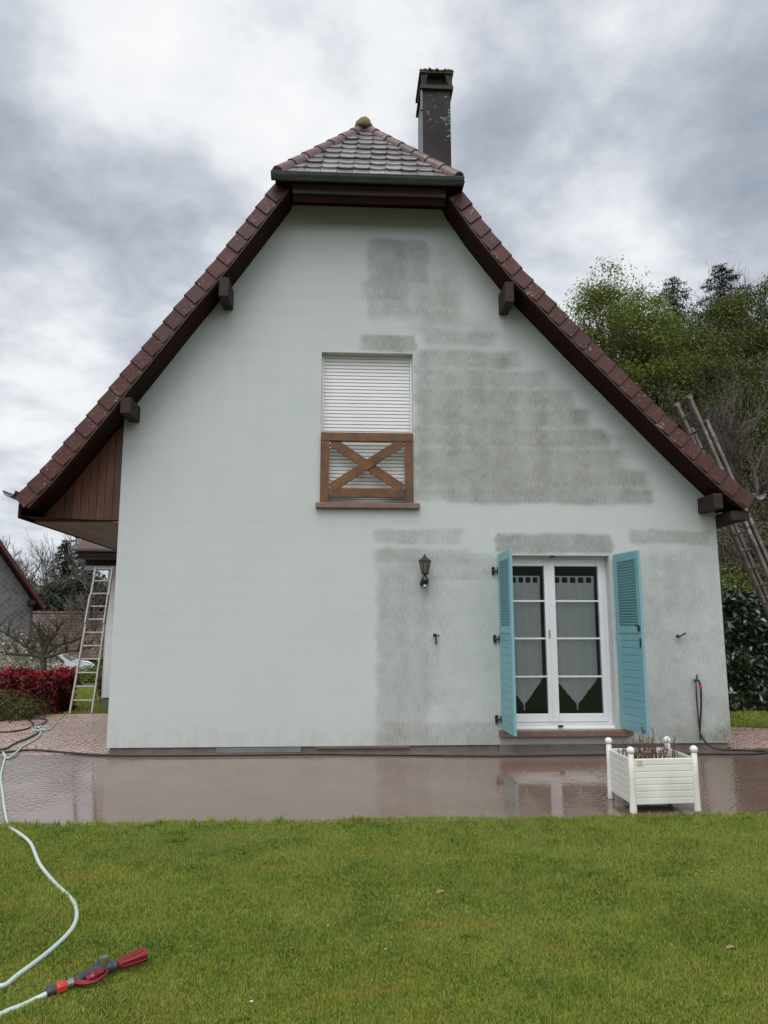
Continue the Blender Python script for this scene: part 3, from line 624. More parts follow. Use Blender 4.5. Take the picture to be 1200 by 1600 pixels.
for f, tot, s in ((SL, TL, -1), (SR, TR, 1)):
    b = MB(); n = round(tot/.232); pitch = tot/n
    for k in range(n):
        p, t, nn = f((k+.5)*pitch); t3 = Vector((t.x, 0, t.y)); n3 = Vector((nn.x, 0, nn.y)); j = rnd.uniform(-.012, .012)
        ax = (t3 + n3*(.085+j)).normalized(); az = (n3 - t3*(.085+j)).normalized(); c = Vector((p.x, 0, p.y))
        ap = (ax + Vector((0, -.085-j, 0))).normalized(); b.obox(c - n3*(.100) + t3*.01 + Vector((0, YV+rnd.uniform(-.003, .003), 0)), ap, ap.cross(az), az, pitch+.016, .022, .195)
        b.obox(c - n3*.004 + t3*.01 + Vector((0, YV+.14, 0)), ax, (0, 1, 0), az, pitch+.022, .28, .022)
    b.build('verge_tiles', M['verge'], house, bevel=.004)
b = MB(); strip(b, PL, -1, .195, .222, -.452, -.425); strip(b, PR, 1, .195, .222, -.452, -.425); b.build('verge_trim', M['trim'], house)
b = MB()
for P, s in ((PL, -1), (PR, 1)):
    strip(b, P, s, .10, .245, -.423, -.395); strip(b, P, s, .205, .232, -.393, .03)
b.build('verge_soffit', M['darkred'], house)
# horizontal boards below the half hip
gx0, gx1 = -1.045, 1.595
b = MB(); b.box(-.76, 1.37, -.47, -.43, 7.535, 7.665); b.build('fascia_board', M['fascia'], house, bevel=.004)
b = MB(); b.box(-.76, 1.37, -.43, -.40, 7.43, 7.54); b.box(-.9, 1.5, -.399, .04, 7.69, 7.71); b.box(-.80, 1.40, -.05, -.003, 7.63, 7.69); b.box(-1.0, 1.55, -.56, -.42, 7.667, 7.69)
b.build('hip_soffit', M['darkred'], house)
# half hip
EY, EZ = -.56, 7.72; AP = Vector((.25, .74, 9.42)); n_h = Vector((0, -(AP.z-EZ), AP.y-EY)).normalized(); up_h = Vector((0, AP.y-EY, AP.z-EZ)); HLn = up_h.length; up_h.normalize()
b = MB(); b.add([(-1.0, EY, EZ), (1.57, EY, EZ), tuple(AP)], [(0, 1, 2)]); b.build('hip_deck', M['darkred'], house)
b = MB(); rows = 10; ph = HLn/rows
for r_ in range(rows):
    s0 = r_*ph; tt = (s0+ph*.5)/HLn; xl = -1.0+(1.25)*tt; xr = 1.57-(1.32)*tt; x = xl - (.0 if r_ % 2 else .112)
    while x < xr:
        if x+.11 > xl and x+.11 < xr:
            j = rnd.uniform(-.006, .006); w_ = .218; ctr = Vector((x+w_/2, EY, EZ)) + up_h*s0 + n_h*(.035+j)
            outl = [(-w_/2, ph+.05, .0), (-w_/2, .03, .03), (-w_*.3, .004, .03), (0, -.006+j, .03), (w_*.3, .004, .03), (w_/2, .03, .03), (w_/2, ph+.05, .0)]
            T = [ctr + Vector((a, 0, 0)) + up_h*bq + n_h*c_ for a, bq, c_ in outl]; Bt = [q - n_h*.018 for q in T]; m_ = len(T)
            b.add(T+Bt, [tuple(range(m_-1, -1, -1)), tuple(range(m_, 2*m_))] + [(i, (i+1) % m_, (i+1) % m_+m_, i+m_) for i in range(m_)])
        x += .224
b.build('hip_tiles', M['tile'], house)
b = MB()
for x0 in (-.96, 1.53):
    a = Vector((x0, EY-.01, EZ+.03)); c_ = AP+Vector((0, 0, .0)); n = 7
    for k in range(n):
        p = a.lerp(c_, k/n); q = a.lerp(c_, (k+1.12)/n); d = (q-p).normalized()
        b.tube([p, p.lerp(q, .5), q], [.104, .097, .087], 10)
for k in range(22): b.tube([(.25, .80+k*.38, 9.42), (.25, .80+k*.38+.42, 9.40)], [.12, .10], 10)
b.build('ridge_tiles', M['ridge'], house, smooth=2)
b = MB(); b.ball(AP+Vector((0, -.06, .055)), .115, 14, .95); b.lathe(AP+Vector((0, -.05, .0)), [(.16, -.06), (.14, .05), (.09, .1)], 12)
b.add(*(lambda vs: (vs, []))([]))
fin = b.build('finial', M['moss'], house, smooth=True)
dm = fin.modifiers.new('d', 'DISPLACE'); tx = bpy.data.textures.new('lumpy', 'CLOUDS'); tx.noise_scale = .08; dm.texture = tx; dm.strength = .09
def gutter(mb, a, c_, r, th=.006, seg=10, caps=True):
    a, c_ = Vector(a), Vector(c_); d = (c_-a).normalized(); s = Vector((0, 0, 1)).cross(d).normalized(); vs = []
    for p in (a, c_):
        for rr in (r, r-th):
            for k in range(seg+1):
                an = math.pi*k/seg; vs.append(p + s*math.cos(an)*rr - Vector((0, 0, 1))*math.sin(an)*rr)
    m_ = seg+1; fs = []
    for k in range(seg):
        fs += [(k, k+1, 2*m_+k+1, 2*m_+k), (m_+k, 3*m_+k, 3*m_+k+1, m_+k+1)]
    fs += [(0, 2*m_, 3*m_, m_), (seg, m_+seg, 3*m_+seg, 2*m_+seg)]
    if caps: fs += [tuple(range(m_)), tuple(range(2*m_, 3*m_))]
    else: fs += [(k, m_+k, m_+k+1, k+1) for k in range(seg)]
    mb.add(vs, fs); mb.tube([a+s*r, c_+s*r], .011, 6); mb.tube([a-s*r, c_-s*r], .009, 6)
b = MB(); gutter(b, (gx0-.0, -.625, 7.70), (gx1+.0, -.625, 7.70), .078)
g_ = b.build('gutter', M['zinc'], house, smooth=2)
b = MB(); gutter(b, (-4.25, -.50, 3.30), (-4.25, HD, 3.28), .075, caps=False); b.build('gutter', M['palezinc'], house, smooth=2)
b = MB(); gutter(b, (5.56, -.46, 3.36), (5.56, HD, 3.34), .075, caps=False); b.build('gutter', M['palezinc'], house, smooth=2)
# boxed left eave: cladding and soffit boards
Ls = offs(PL, -1, .24)
def zL(x):
    for i in range(len(Ls)-1):
        if Ls[i][0] >= x >= Ls[i+1][0]:
            t = (Ls[i][0]-x)/(Ls[i][0]-Ls[i+1][0]); return Ls[i][1]+t*(Ls[i+1][1]-Ls[i][1])
    return Ls[-1][1]
b = MB(); x = -3.017
while x > -3.98:
    x1 = max(x-.105, -4.0); b.add([(x, .02, 3.01), (x1+.006, .02, 3.01), (x1+.006, .02, max(zL(x1), 3.05)), (x, .02, max(zL(x), 3.05))], [(0, 1, 2, 3)])
    b.add([(x, .02, 3.01), (x, .032, 3.01), (x, .032, zL(x)), (x, .02, zL(x))], [(0, 1, 2, 3)]); b.add([(x1+.006, .02, 3.01), (x1+.006, .032, 3.01), (x1+.006, .032, zL(x1)), (x1+.006, .02, zL(x1))], [(3, 2, 1, 0)])
    x = x1
b.box(-4.0, -3.017, .03, .05, 3.01, 3.2)
b.build('cladding', M['clad'], house)
b = MB(); x = -3.02
while x > -4.10:
    b.box(x-.094, x, -.0, HD, 2.975, 2.995); x -= .104
bk = MB(); bk.add([(-4.12, -.4, 2.997), (-3.02, -.0, 2.997), (-3.02, HD, 2.997), (-4.12, HD, 2.997)], [(0, 1, 2, 3)]); bk.build('soffit_backing', M['darkred'], house)
b.add([(-4.0, .0, 3.0), (-4.13, -.40, 3.04), (-4.13, .1, 3.04)], [(0, 1, 2)])
b.build('eave_soffit', M['soffit'], house)
b = MB(); b.box(-4.155, -4.125, -.42, HD, 2.965, 3.16); b.build('eave_board', M['darkred'], house)
b = MB(); b.box(5.17, 5.42, -.40, HD, 3.02, 3.14); b.build('eave_board', M['purlin'], house)
for q0, q1 in (((1114, 774), (1131, 795)), ((789, 443), (804, 472)), ((342, 436), (357, 463)), ((188, 624), (204, 646))):
    p, q = onY(*q0, -.45), onY(*q1, -.45); b = MB(); b.box(p.x, q.x, -.45, .0, q.z, p.z+.03); b.build('purlin', M['purlin'], house, bevel=.012)
# chimney
def chimney():
    y0, y1 = 1.2, 1.85; x0, x1 = onY(661, 235, y0).x, onY(705, 235, y0).x; zt = onY(680, 112, y0).z; zs = onY(680, 138, y0).z
    b = MB(); b.box(x0, x1, y0, y1, 7.8, zs-.03); o = b.build('chimney', M['chim'], house, bevel=.004)
    b = MB(); b.box(x0-.012, x0, y0, y1, 8.5, zs-.05); b.box(x0-.035, x0-.001, y0-.02, y0+.02, zs-.42, zs-.05); b.build('flashing_strip', M['zinc'], o)
    b = MB(); b.box(x0-.045, x1+.045, y0-.045, y1+.045, zs-.035, zs+.03); b.box(x0-.05, x1+.05, y0-.05, y1+.05, zt-.06, zt)
    for i in range(34):
        a = rnd.random(); px = x0-.05+a*(x1-x0+.1); b.ball((px, y0-.045+rnd.uniform(-.01, .02), zt+rnd.uniform(-.03, .004)), rnd.uniform(.012, .03), 7)
    b.build('chimney_cap', M['chimcap'], o)
    b = MB()
    for x, y in ((x0, y0), (x1-.08, y0), (x0, y1-.08), (x1-.08, y1-.08)):
        b.box(x, x+.08, y, y+.08, zs+.03, zt-.06)
    for sx, xa, xb in ((1, x0-.03, x0+.10), (-1, x1+.03, x1-.10)): b.add([(xa, y0-.03, zt-.06), (xb, y0-.03, zt-.06), (xb+sx*(-.07), y0-.03, zs+.03), (xa, y0-.03, zs+.03)], [(0, 1, 2, 3)])
    b.box(x0+.06, x1-.06, y0+.06, y1-.06, zs+.03, zt-.061)
    b.build('cowl_post', M['chim'], o)
chimney()
# gable window with roller shutter
wx0, wx1, wz0, wz1 = WIN
win = MB(); win.box(wx0, wx0+.035, .10, .16, wz0, wz1); win.box(wx1-.035, wx1, .10, .16, wz0, wz1); win.box(wx0, wx1, .155, .17, wz0, wz1)
wo = win.build('window', M['white'], house, bevel=.003)
b = MB(); z = wz0+.03; k = 0
b.box(wx0+.036, wx1-.036, .118, .15, wz1-.045, wz1)
nsl = 41; pz = (wz1-.045-z)/nsl
for k in range(nsl):
    zz = z+k*pz; x0, x1 = wx0+.036, wx1-.036
    b.add([(x0, .158, zz), (x1, .158, zz), (x1, .128, zz+pz*.14), (x0, .128, zz+pz*.14), (x1, .131, zz+pz*.90), (x0, .131, zz+pz*.90), (x1, .158, zz+pz), (x0, .158, zz+pz)], [(0, 1, 2, 3), (3, 2, 4, 5), (5, 4, 6, 7)])
b.build('roller_shutter', M['slat'], wo)
b = MB(); sl_ = (onY(493, 789, -.07).x, onY(656, 789, -.07).x); b.box(sl_[0], sl_[1], -.075, .12, 3.19, 3.262); b.build('window_sill', M['sill'], house, bevel=.006)
def railing():
    yb, yf = .01, -.05; W_ = lambda px, py: onY(px, py, -.05)
    o = MB(); tl = W_(503, 675); tr_ = W_(645, 675); zt = tl.z; x0, x1 = wx0+.004, wx1-.004; zb = 3.264
    hh = .125
    o.box(x0, x1, yf-.004, yb, zt-.12, zt); root = o.build('railing', M['brown'], house, bevel=.004)
    for a, c_ in ((x0, x0+.115), (x1-.115, x1)):
        q = MB(); q.box(a, c_, yf, yb, zb, zt-.122); q.build('post', M['brown'], root, bevel=.004)
    q = MB(); z1_, z2_ = zb+.075, zb+.20; q.box(x0+.117, x1-.117, yf+.004, yb-.004, z1_, z2_); q.build('bottom_rail', M['brown'], root, bevel=.004)
    ia, ib, ja, jb = x0+.117, x1-.117, zb+.202, zt-.124
    for k, (p, q_) in enumerate((((ia+.03, ja+.0), (ib-.03, jb-.0)), ((ia+.03, jb), (ib-.03, ja)))):
        dy = -.004 if k == 0 else .012
        A_ = Vector((p[0], yf+.022+dy, p[1])); B_ = Vector((q_[0], yf+.022+dy, q_[1])); q = MB(); d = (B_-A_).normalized(); n_ = Vector((0, 1, 0)); u = d.cross(n_)
        q.obox((A_+B_)/2, d, n_, u, (B_-A_).length+.0, .036, .13); q.build('brace', M['brown'], root, bevel=.003)
railing()
# garden door
def door():
    x0, x1, z0, z1 = DOOR; y = .16; W_ = lambda px, py: onY(px, py, y)
    zt = W_(860, 874).z; zb = W_(860, 1133).z; fx1 = W_(950, 1000).x - .0; fx0 = x0
    f = MB(); f.box(fx0, fx0+.05, y-.01, y+.06, zb, zt); f.box(x1-.055, x1, y-.01, y+.06, zb, zt); f.box(fx0+.05, x1-.055, y-.01, y+.06, zt-.05, zt); f.box(fx0+.05, x1-.055, y-.01, y+.06, zb, zb+.045)
    f.box(fx0, x1, y-.02, y+.06, zt, z1+.02)
    fo = f.build('garden_door', M['white'], house, bevel=.004)
    mid = (W_(861, 1000).x); 
    for (a, c_) in ((fx0+.052, mid-.012), (mid+.012, x1-.057)):
        l = MB(); s = .062; zb_, zt_ = zb+.047, zt-.052; hb = W_(860, 1115).z - zb_
        l.box(a, a+s, y-.03, y+.045, zb_, zt_); l.box(c_-s, c_, y-.03, y+.045, zb_, zt_); l.box(a+s, c_-s, y-.03, y+.045, zt_-.045, zt_); l.box(a+s, c_-s, y-.03, y+.045, zb_, zb_+hb)
        lo = l.build('door_leaf', M['white'], house, bevel=.006); lo.parent = fo
        g = MB(); g.box(a+s-.005, c_-s+.005, y+.004, y+.012, zb_+hb-.005, zt_-.04); go = g.build('pane', M['glass'], fo)
        for py in (939, 997.5, 1057):
            t = MB(); zz = W_(860, py).z; t.box(a+s, c_-s, y-.004, y+.003, zz-.011, zz+.011); t.build('glazing_bar', M['white'], lo)
        # curtain
        yc = y+.10; za = onY(860, 911, yc).z; zv = onY(860, 1060, yc).z; zp = onY(860, 1102, yc).z; xa, xb = a+s-.03, c_-s+.03-.06
        if a > mid: xa, xb = a+s-.01, c_-s-.02
        nx, nz = 90, 24; V = []; F = []
        for i in range(nx+1):
            u = i/nx; xx = xa+(xb-xa)*u; bot = zv-(zv-zp)*(1-abs(2*u-1)) + .004*math.sin(u*60)
            for j in range(nz+1):
                v_ = j/nz; V.append((xx, yc+.012*math.sin(u*26+1.5*math.sin(v_*3))*(0.4+.6*v_)*.7+.002*math.sin(u*70), za+(bot-za)*v_))
        F = [(i*(nz+1)+j, (i+1)*(nz+1)+j, (i+1)*(nz+1)+j+1, i*(nz+1)+j+1) for i in range(nx) for j in range(nz)]
        cm = MB(); cm.add(V, F); zt2 = onY(860, 902, yc).z
        for i in range(6):
            u = (i+.12)/5.25; xx = xa+(xb-xa)*min(u, .97); cm.add([(xx-.018, yc, za), (xx+.018, yc, za), (xx+.018, yc, zt2), (xx-.018, yc, zt2)], [(0, 1, 2, 3)])
        cm.add([(xa, yc-.003, zt2), (xb, yc-.003, zt2), (xb, yc-.003, zt2+.018), (xa, yc-.003, zt2+.018)], [(0, 1, 2, 3)])
        cm.add([(xa, yc-.004, za-.03), (xb, yc-.004, za-.03), (xb, yc-.004, za+.004), (xa, yc-.004, za+.004)], [(0, 1, 2, 3)])
        co = cm.build('curtain', M['curtain'], fo, smooth=True)
        ts = MB(); xm = (xa+xb)/2; ts.ball((xm, yc, zp-.008), .013, 8); ts.tube([(xm, yc, zp-.015), (xm, yc, zp-.06)], [.007, .012], 6); ts.build('tassel', M['curtain'], fo)
    hd = MB(); hd.box(mid-.02, mid+.02, y-.04, y-.028, zb+.047, zt-.052); 
    hd.build('cover_strip', M['white'], fo, bevel=.004)
    hd = MB(); zz = W_(860, 990).z; hd.box(mid-.034, mid-.022, y-.052, y-.031, zz-.05, zz+.05); hd.build('handle', M['chrome'], fo)
    st = MB(); st.box(2.035, 3.80, -.115, .16, .185, .262); st.build('door_sill', M['sill'], house, bevel=.006)
    st = MB(); st.box(x0+.002, x1-.002, .06, .149, .2635, zb-.001); st.build('threshold', M['slat'], house, bevel=.003)
    for xx, zz, yy in ((onY(864, 869, .02).x, DOOR[3]-.012, .05), (onY(876, 1138, .05).x, .30, .045)):
        st = MB(); st.box(xx-.03, xx+.03, yy-.02, yy+.02, zz-.012, zz+.012); st.build('shutter_bolt_plate', M['black'], house)
door()
def shutter(hx, ox, side):
    hy, oy = -.035, -.035-.64; z0, z1 = .275, 2.575; W_ = math.hypot(ox-hx, oy-hy)
    ax = Vector((ox-hx, oy-hy, 0)).normalized(); az = Vector((0, 0, 1)); ay = az.cross(ax); base = Vector((hx, hy, 0))
    def B(mb, u0, u1, z0_, z1_, th, d=0): mb.obox(base + ax*((u0+u1)/2) + az*((z0_+z1_)/2) + ay*d, ax, ay, az, u1-u0, th, z1_-z0_)
    s = .085; f = MB(); B(f, 0, s, z0, z1, .036); B(f, W_-s, W_, z0, z1, .036); B(f, s, W_-s, z0, z0+.11, .036); B(f, s, W_-s, z1-.11, z1, .036); zm = z0+(z1-z0)*.56; B(f, s, W_-s, zm-.045, zm+.045, .036)
    root = f.build('door_shutter', M['shutter'], house, bevel=.004)
    lv = MB(); n = 24; za, zb_ = zm+.045, z1-.11; p = (zb_-za)/n
    for k in range(n):
        c_ = base + ax*(W_/2) + az*(za+p*(k+.5)); tilt = R(-52) * (1); yy = (ay*math.cos(tilt)+az*math.sin(tilt)); lv.obox(c_, ax, yy, yy.cross(ax), W_-2*s+.004, .046, .007)
    lv.build('louvre', M['shutter'], root)
    pl = MB(); za, zb_ = z0+.11, zm-.045; n = 12; p = (zb_-za)/n
    for k in range(n): B(pl, s, W_-s, za+p*k+.0045, za+p*(k+1)-.0045, .022)
    B(pl, s, W_-s, za, zb_, .010); pl.build('planks', M['shutter'], root, bevel=.003)
    # strap hinges
    for zz in (z0+.11+.02, (z0+z1)/2+.02, z1-.22):
        h = MB(); d = -.024 if side < 0 else .024
        if side < 0:
            h.tube([(hx-.005, hy-.012, zz-.05), (hx-.005, hy-.012, zz+.05)], .015, 8); h.box(hx-.03, hx+.004, hy-.02, hy+.0, zz-.045, zz+.045)
            h.tube([(hx-.02, hy-.005, zz), (hx-.075, -.02, zz-.004)], [.016, .013], 8); h.tube([(hx-.075, -.03, zz+.028), (hx-.078, -.012, zz+.03)], .022, 8); h.tube([(hx-.075, -.03, zz-.034), (hx-.078, -.012, zz-.036)], .022, 8)
            h.box(hx-.095, hx-.058, -.018, .0, zz-.045, zz+.04)
        else:
            h.tube([(hx+.02, hy+.006, zz-.045), (hx+.02, hy+.006, zz+.045)], .014, 8); h.box(hx+.01, hx+.08, hy+.012, hy+.034, zz-.03, zz+.03)
        h.build('hinge', M['black'], root, smooth=2)
    if side > 0:
        h = MB(); q = base + ax*(W_-.05) - ay*.03; q.z = zm+.02; h.obox(q, ax, ay, az, .035, .016, .075); h.tube([q+az*.02, q+az*.02-ay*.03, q+az*.045-ay*.035], .008, 6)
        h.build('lock', M['black'], root, bevel=.003); h = MB(); q2 = base + ax*(W_-.03) - ay*.028; q2.z = zm-.16; h.obox(q2, ax, ay, az, .022, .012, .11); h.build('pull_handle', M['black'], root, bevel=.004)
        h = MB(); q3 = base + ax*(W_-.10) - ay*.022; q3.z = z0+.09; h.tube([q3, q3-az*.06, q3-az*.06+ax*.05, q3-az*.03+ax*.06], .006, 6); h.build('hook', M['black'], root)
shutter(2.085, 2.105, -1); shutter(3.675, 3.765, 1)
for px, py, kind in ((681, 994, 0), (1062, 994, 1)):
    p = onY(px, py, -.03); h = MB(); h.tube([(p.x, 0, p.z), (p.x, -.05, p.z)], .012, 8)
    if kind == 0: h.tube([(p.x-.012, -.05, p.z+.012), (p.x-.02, -.065, p.z+.012)], .026, 10); h.box(p.x-.010, p.x+.010, -.062, -.05, p.z-.11, p.z+.01); h.ball((p.x+.03, -.056, p.z+.008), .014, 8)
    else: h.ball((p.x-.04, -.056, p.z), .024, 8); h.tube([(p.x-.04, -.056, p.z), (p.x, -.06, p.z+.006), (p.x+.075, -.06, p.z+.042)], [.014, .010, .012], 8)
    h.build('shutter_catch', M['black'], house, smooth=2)
# rear wing on the left
def annex():
    y = 6.0; xa, xb = onY(163, 1000, y).x, -3.1; W_ = lambda px, py: onY(px, py, y)
    b = MB(); b.box(xa, xb, y, y+4, -.3, 2.95); a = b.build('wing_wall', M['annex'], house)
    b = MB(); b.box(xa+.04, xa+.24, y-.05, y-.001, .16, 2.9); b.build('corner_board', M['slat'], house); b = MB(); b.box(xa+.01, xb, y-.03, y-.002, -.3, .14); b.build('wing_plinth', M['plinth'], house)
    yg = y-1.1; g0 = onY(112, 856, yg); g1 = onY(185, 858, yg)
    zg = g0.z; b = MB(); gutter(b, (g0.x, yg, zg), (-4.2, yg, zg), .07); b.build('gutter', M['palezinc'], house, smooth=2)
    b = MB(); b.add([(g0.x+.05, yg+.05, zg+.03), (-3.5, yg+.05, zg+.03), (-3.5, y+3, zg+2.3), (g0.x+.05, y+3, zg+2.3)], [(0, 1, 2, 3)]); b.add([(g0.x+.05, yg+.05, zg+.0), (g0.x+.05, y+3, zg+2.27), (g0.x+.05, y+3, zg-.1), (g0.x+.05, yg+.05, zg-.1)], [(0, 1, 2, 3)])
    b.build('wing_roof', M['roof'], house)
    b = MB(); b.box(g0.x+.1, -3.5, yg+.05, y+.02, zg-.16, zg-.08); b.box(g0.x+.1, -3.5, yg+.07, yg+.10, zg-.22, zg+.0); b.box(g0.x+.16, -3.5, yg+.35, yg+.47, zg-.34, zg-.16); b.build('wing_soffit', M['purlin'], house)
    b = MB(); b.box(g0.x+.18, -3.5, yg+.30, yg+.34, zg-.42, zg-.33); b.build('wing_beam', M['palezinc'], house)
    b = MB(); b.tube([(xa+.30, y-.08, 2.9), (xa+.30, y-.08, -.2)], .045, 10); b.build('downpipe', M['slat'], house, smooth=2)
annex()

# ------------------------------------------------------------ things on and around the house
def wall_lamp():
    p = onY(664, 900, -.13); x = p.x; zt = onY(664, 866, -.13).z; zb = onY(664, 919, -.10).z; H = zt-zb
    t = thing('wall_lamp', (x, 0, zb), 'black six sided lantern lamp on the wall left of the garden door', 'wall lamp')
    y = -.14
    b = MB(); b.tube([(x, 0, zb+.07), (x, -.018, zb+.07)], .055, 14); b.tube(spline([(x, -.01, zb+.06), (x, -.06, zb+.035), (x, -.115, zb+.03), (x, -.14, zb+.07), (x, y, zb+.13)], 5), .016, 8); b.ball((x, -.10, zb+.095), .056, 14); b.lathe((x, y+.01, zb), [(.050, .10), (.046, .125), (.026, .15), (.022, .17), (.032, .20), (.034, .215)], 14); b.build('arm', M['black'], t, smooth=2)
    b = MB(); b.lathe((x, -.12, zb), [(.03, 0), (.034, .015), (.034, .028), (.02, .05)], 12); b.build('sensor', M['chrome'], t, smooth=2)
    z0, z1 = zb+H*.44, zb+H*.80; r0, r1 = .042, .078
    b = MB(); b.lathe((x, y, 0), [(.03, z0-.02), (r0+.012, z0-.01), (r0+.012, z0), (.03, z0+.003)], 6)
    for k in range(6):
        a = math.pi/3*k; b.tube([(x+math.cos(a)*r0, y+math.sin(a)*r0, z0), (x+math.cos(a)*r1, y+math.sin(a)*r1, z1)], .005, 5)
    b.lathe((x, y, 0), [(r1+.004, z1-.006), (r1+.014, z1), (r1+.002, z1+.012), (.04, z1+.040), (.028, z1+.05), (.024, z1+.062), (.009, z1+.07), (.012, z1+.082), (.004, z1+.096)], 6); b.build('lantern_frame', M['black'], t)
    b = MB(); b.lathe((x, y, 0), [(r0-.003, z0+.004), (r1-.004, z1-.004)], 6); b.build('lantern_pane', M['opal'], t)
wall_lamp()
def tap():
    p = onY(1088, 1063, -.06); x, z = p.x, p.z
    t = thing('garden_tap', (x, 0, z), 'green and black garden tap on the stained wall right of the door', 'tap')
    b = MB(); b.tube([(x+.01, 0, z), (x+.01, -.09, z)], .014, 8); b.tube([(x+.01, -.06, z), (x+.01, -.06, z+.05), (x+.012, -.06, z+.085)], [.013, .012, .004], 8); b.ball((x-.02, -.07, z), .024, 10); b.tube([(x+.02, -.08, z+.01), (x+.035, -.09, z-.06)], .016, 8); b.build('spout', M['grey'], t, smooth=2)
    b = MB(); b.lathe((x+.040, -.09, z-.115), [(.017, 0), (.020, .01), (.020, .045), (.015, .055)], 12); b.build('hose_connector', M['redb'], t, smooth=2)
    return x, z
tx_, tz_ = tap()
# black hose from the tap down and along the wall, with the slack thrown over the driveway
pts = [(tx_+.040, -.09, tz_-.115), (tx_+.03, -.085, tz_-.35), (tx_+.00, -.075, tz_-.62), (tx_+.0, -.08, .20), (tx_+.10, -.12, .05), (tx_+.30, -.17, .014), (5.30, -.22, .014), (5.42, -.38, .014), (5.15, -.50, .014), (4.6, -.46, .014), (3.8, -.42, .014), (2.9, -.45, .014), (2.0, -.46, .014), (1.0, -.36, .014), (.2, -.27, .014), (-.4, -.20, .014), (-1.4, -.22, .014), (-2.4, -.20, .014), (-3.1, -.12, .014)]
def gp(px, py, z=.014): q = onZ(px, py, z); return (q.x, q.y, z)
b = MB(); b.tube(spline(pts + [gp(60, 1172), gp(30, 1173), gp(0, 1176), gp(-60, 1180)], 8), .0135, 8)
tag(b.build('garden_hose', M['blackhose'], smooth=True), 'long black rubber hose running from the tap along the foot of the wall', 'hose')
b = MB(); b.tube(spline([gp(-60, 1185), gp(-10, 1172), gp(8, 1170), gp(22, 1162), gp(44, 1153), gp(57, 1146), gp(61, 1140), gp(57, 1135), gp(66, 1131), gp(73, 1126), gp(66, 1123), gp(47, 1123), gp(20, 1122), gp(0, 1126), gp(-30, 1127)], 8), .0135, 8)
tag(b.build('garden_hose', M['blackhose'], smooth=True), 'loose black hose looped in curves on the pale cobbled driveway', 'hose')
b = MB(); b.tube(spline([gp(-40, 1150), gp(-4, 1144), gp(18, 1143), gp(40, 1139), gp(52, 1133), gp(47, 1126), gp(40, 1122), gp(20, 1121), gp(-10, 1126), gp(-40, 1131)], 8), .0125, 8)
tag(b.build('garden_hose', M['blackhose'], smooth=True), 'short outer loop of black hose at the left edge of the driveway', 'hose')
b = MB(); b.tube([(tx_-.012, -.08, tz_-.01), (tx_-.012, -.06, tz_-.2), (tx_-.0, -.05, tz_-.5), (tx_+.01, -.05, .12)], .010, 8)
tag(b.build('hanging_hose', M['blackhose'], smooth=True), 'thin black hose end hanging straight down from the wall tap', 'hose')
# pale green hose on the lawn
b = MB(); b.tube(spline([gp(75, 1552, .05), gp(55, 1562, .035), gp(20, 1577, .037), gp(-30, 1588, .037), gp(-160, 1560, .037), gp(-120, 1515, .037), gp(-40, 1522, .037), gp(0, 1541, .037), gp(30, 1522, .037), gp(80, 1484, .037), (gp(112, 1452, .037)), gp(120, 1428, .037), gp(112, 1405, .037), gp(86, 1380, .037), gp(62, 1350, .037), gp(48, 1318, .037), gp(30, 1302, .037), gp(14, 1291, .02), gp(8, 1270, .012), gp(4, 1240, .012), gp(1, 1215, .012), gp(5, 1196, .012), gp(8, 1182, .026), gp(5, 1176, .037), gp(12, 1185, .012), gp(28, 1173, .035), gp(36, 1166, .012), gp(52, 1157, .012), gp(62, 1149, .012), gp(63, 1140, .012), gp(60, 1136, .037), gp(64, 1133, .012)], 8), .0120, 10)
tag(b.build('garden_hose', M['hose'], smooth=True), 'pale green hose winding over the lawn from the spray gun to the driveway', 'hose')
b = MB(); q = [gp(64+14*math.cos(a)*(1-.03*a), 1138+3.4*math.sin(a)+.0*a, .01+.002*a) for a in np.arange(0, 16, .35)]; q = [(p[0]+.03*math.sin(i*1.7), p[1]+.05*math.cos(i*1.1), p[2]) for i, p in enumerate(q)]
b.tube(spline(q + [gp(78, 1139), gp(92, 1124), gp(104, 1112)], 3), .007, 6)
tag(b.build('rope', M['hose'], smooth=True), 'tangled pale rope lying on the cobbles near the ladder foot', 'rope')
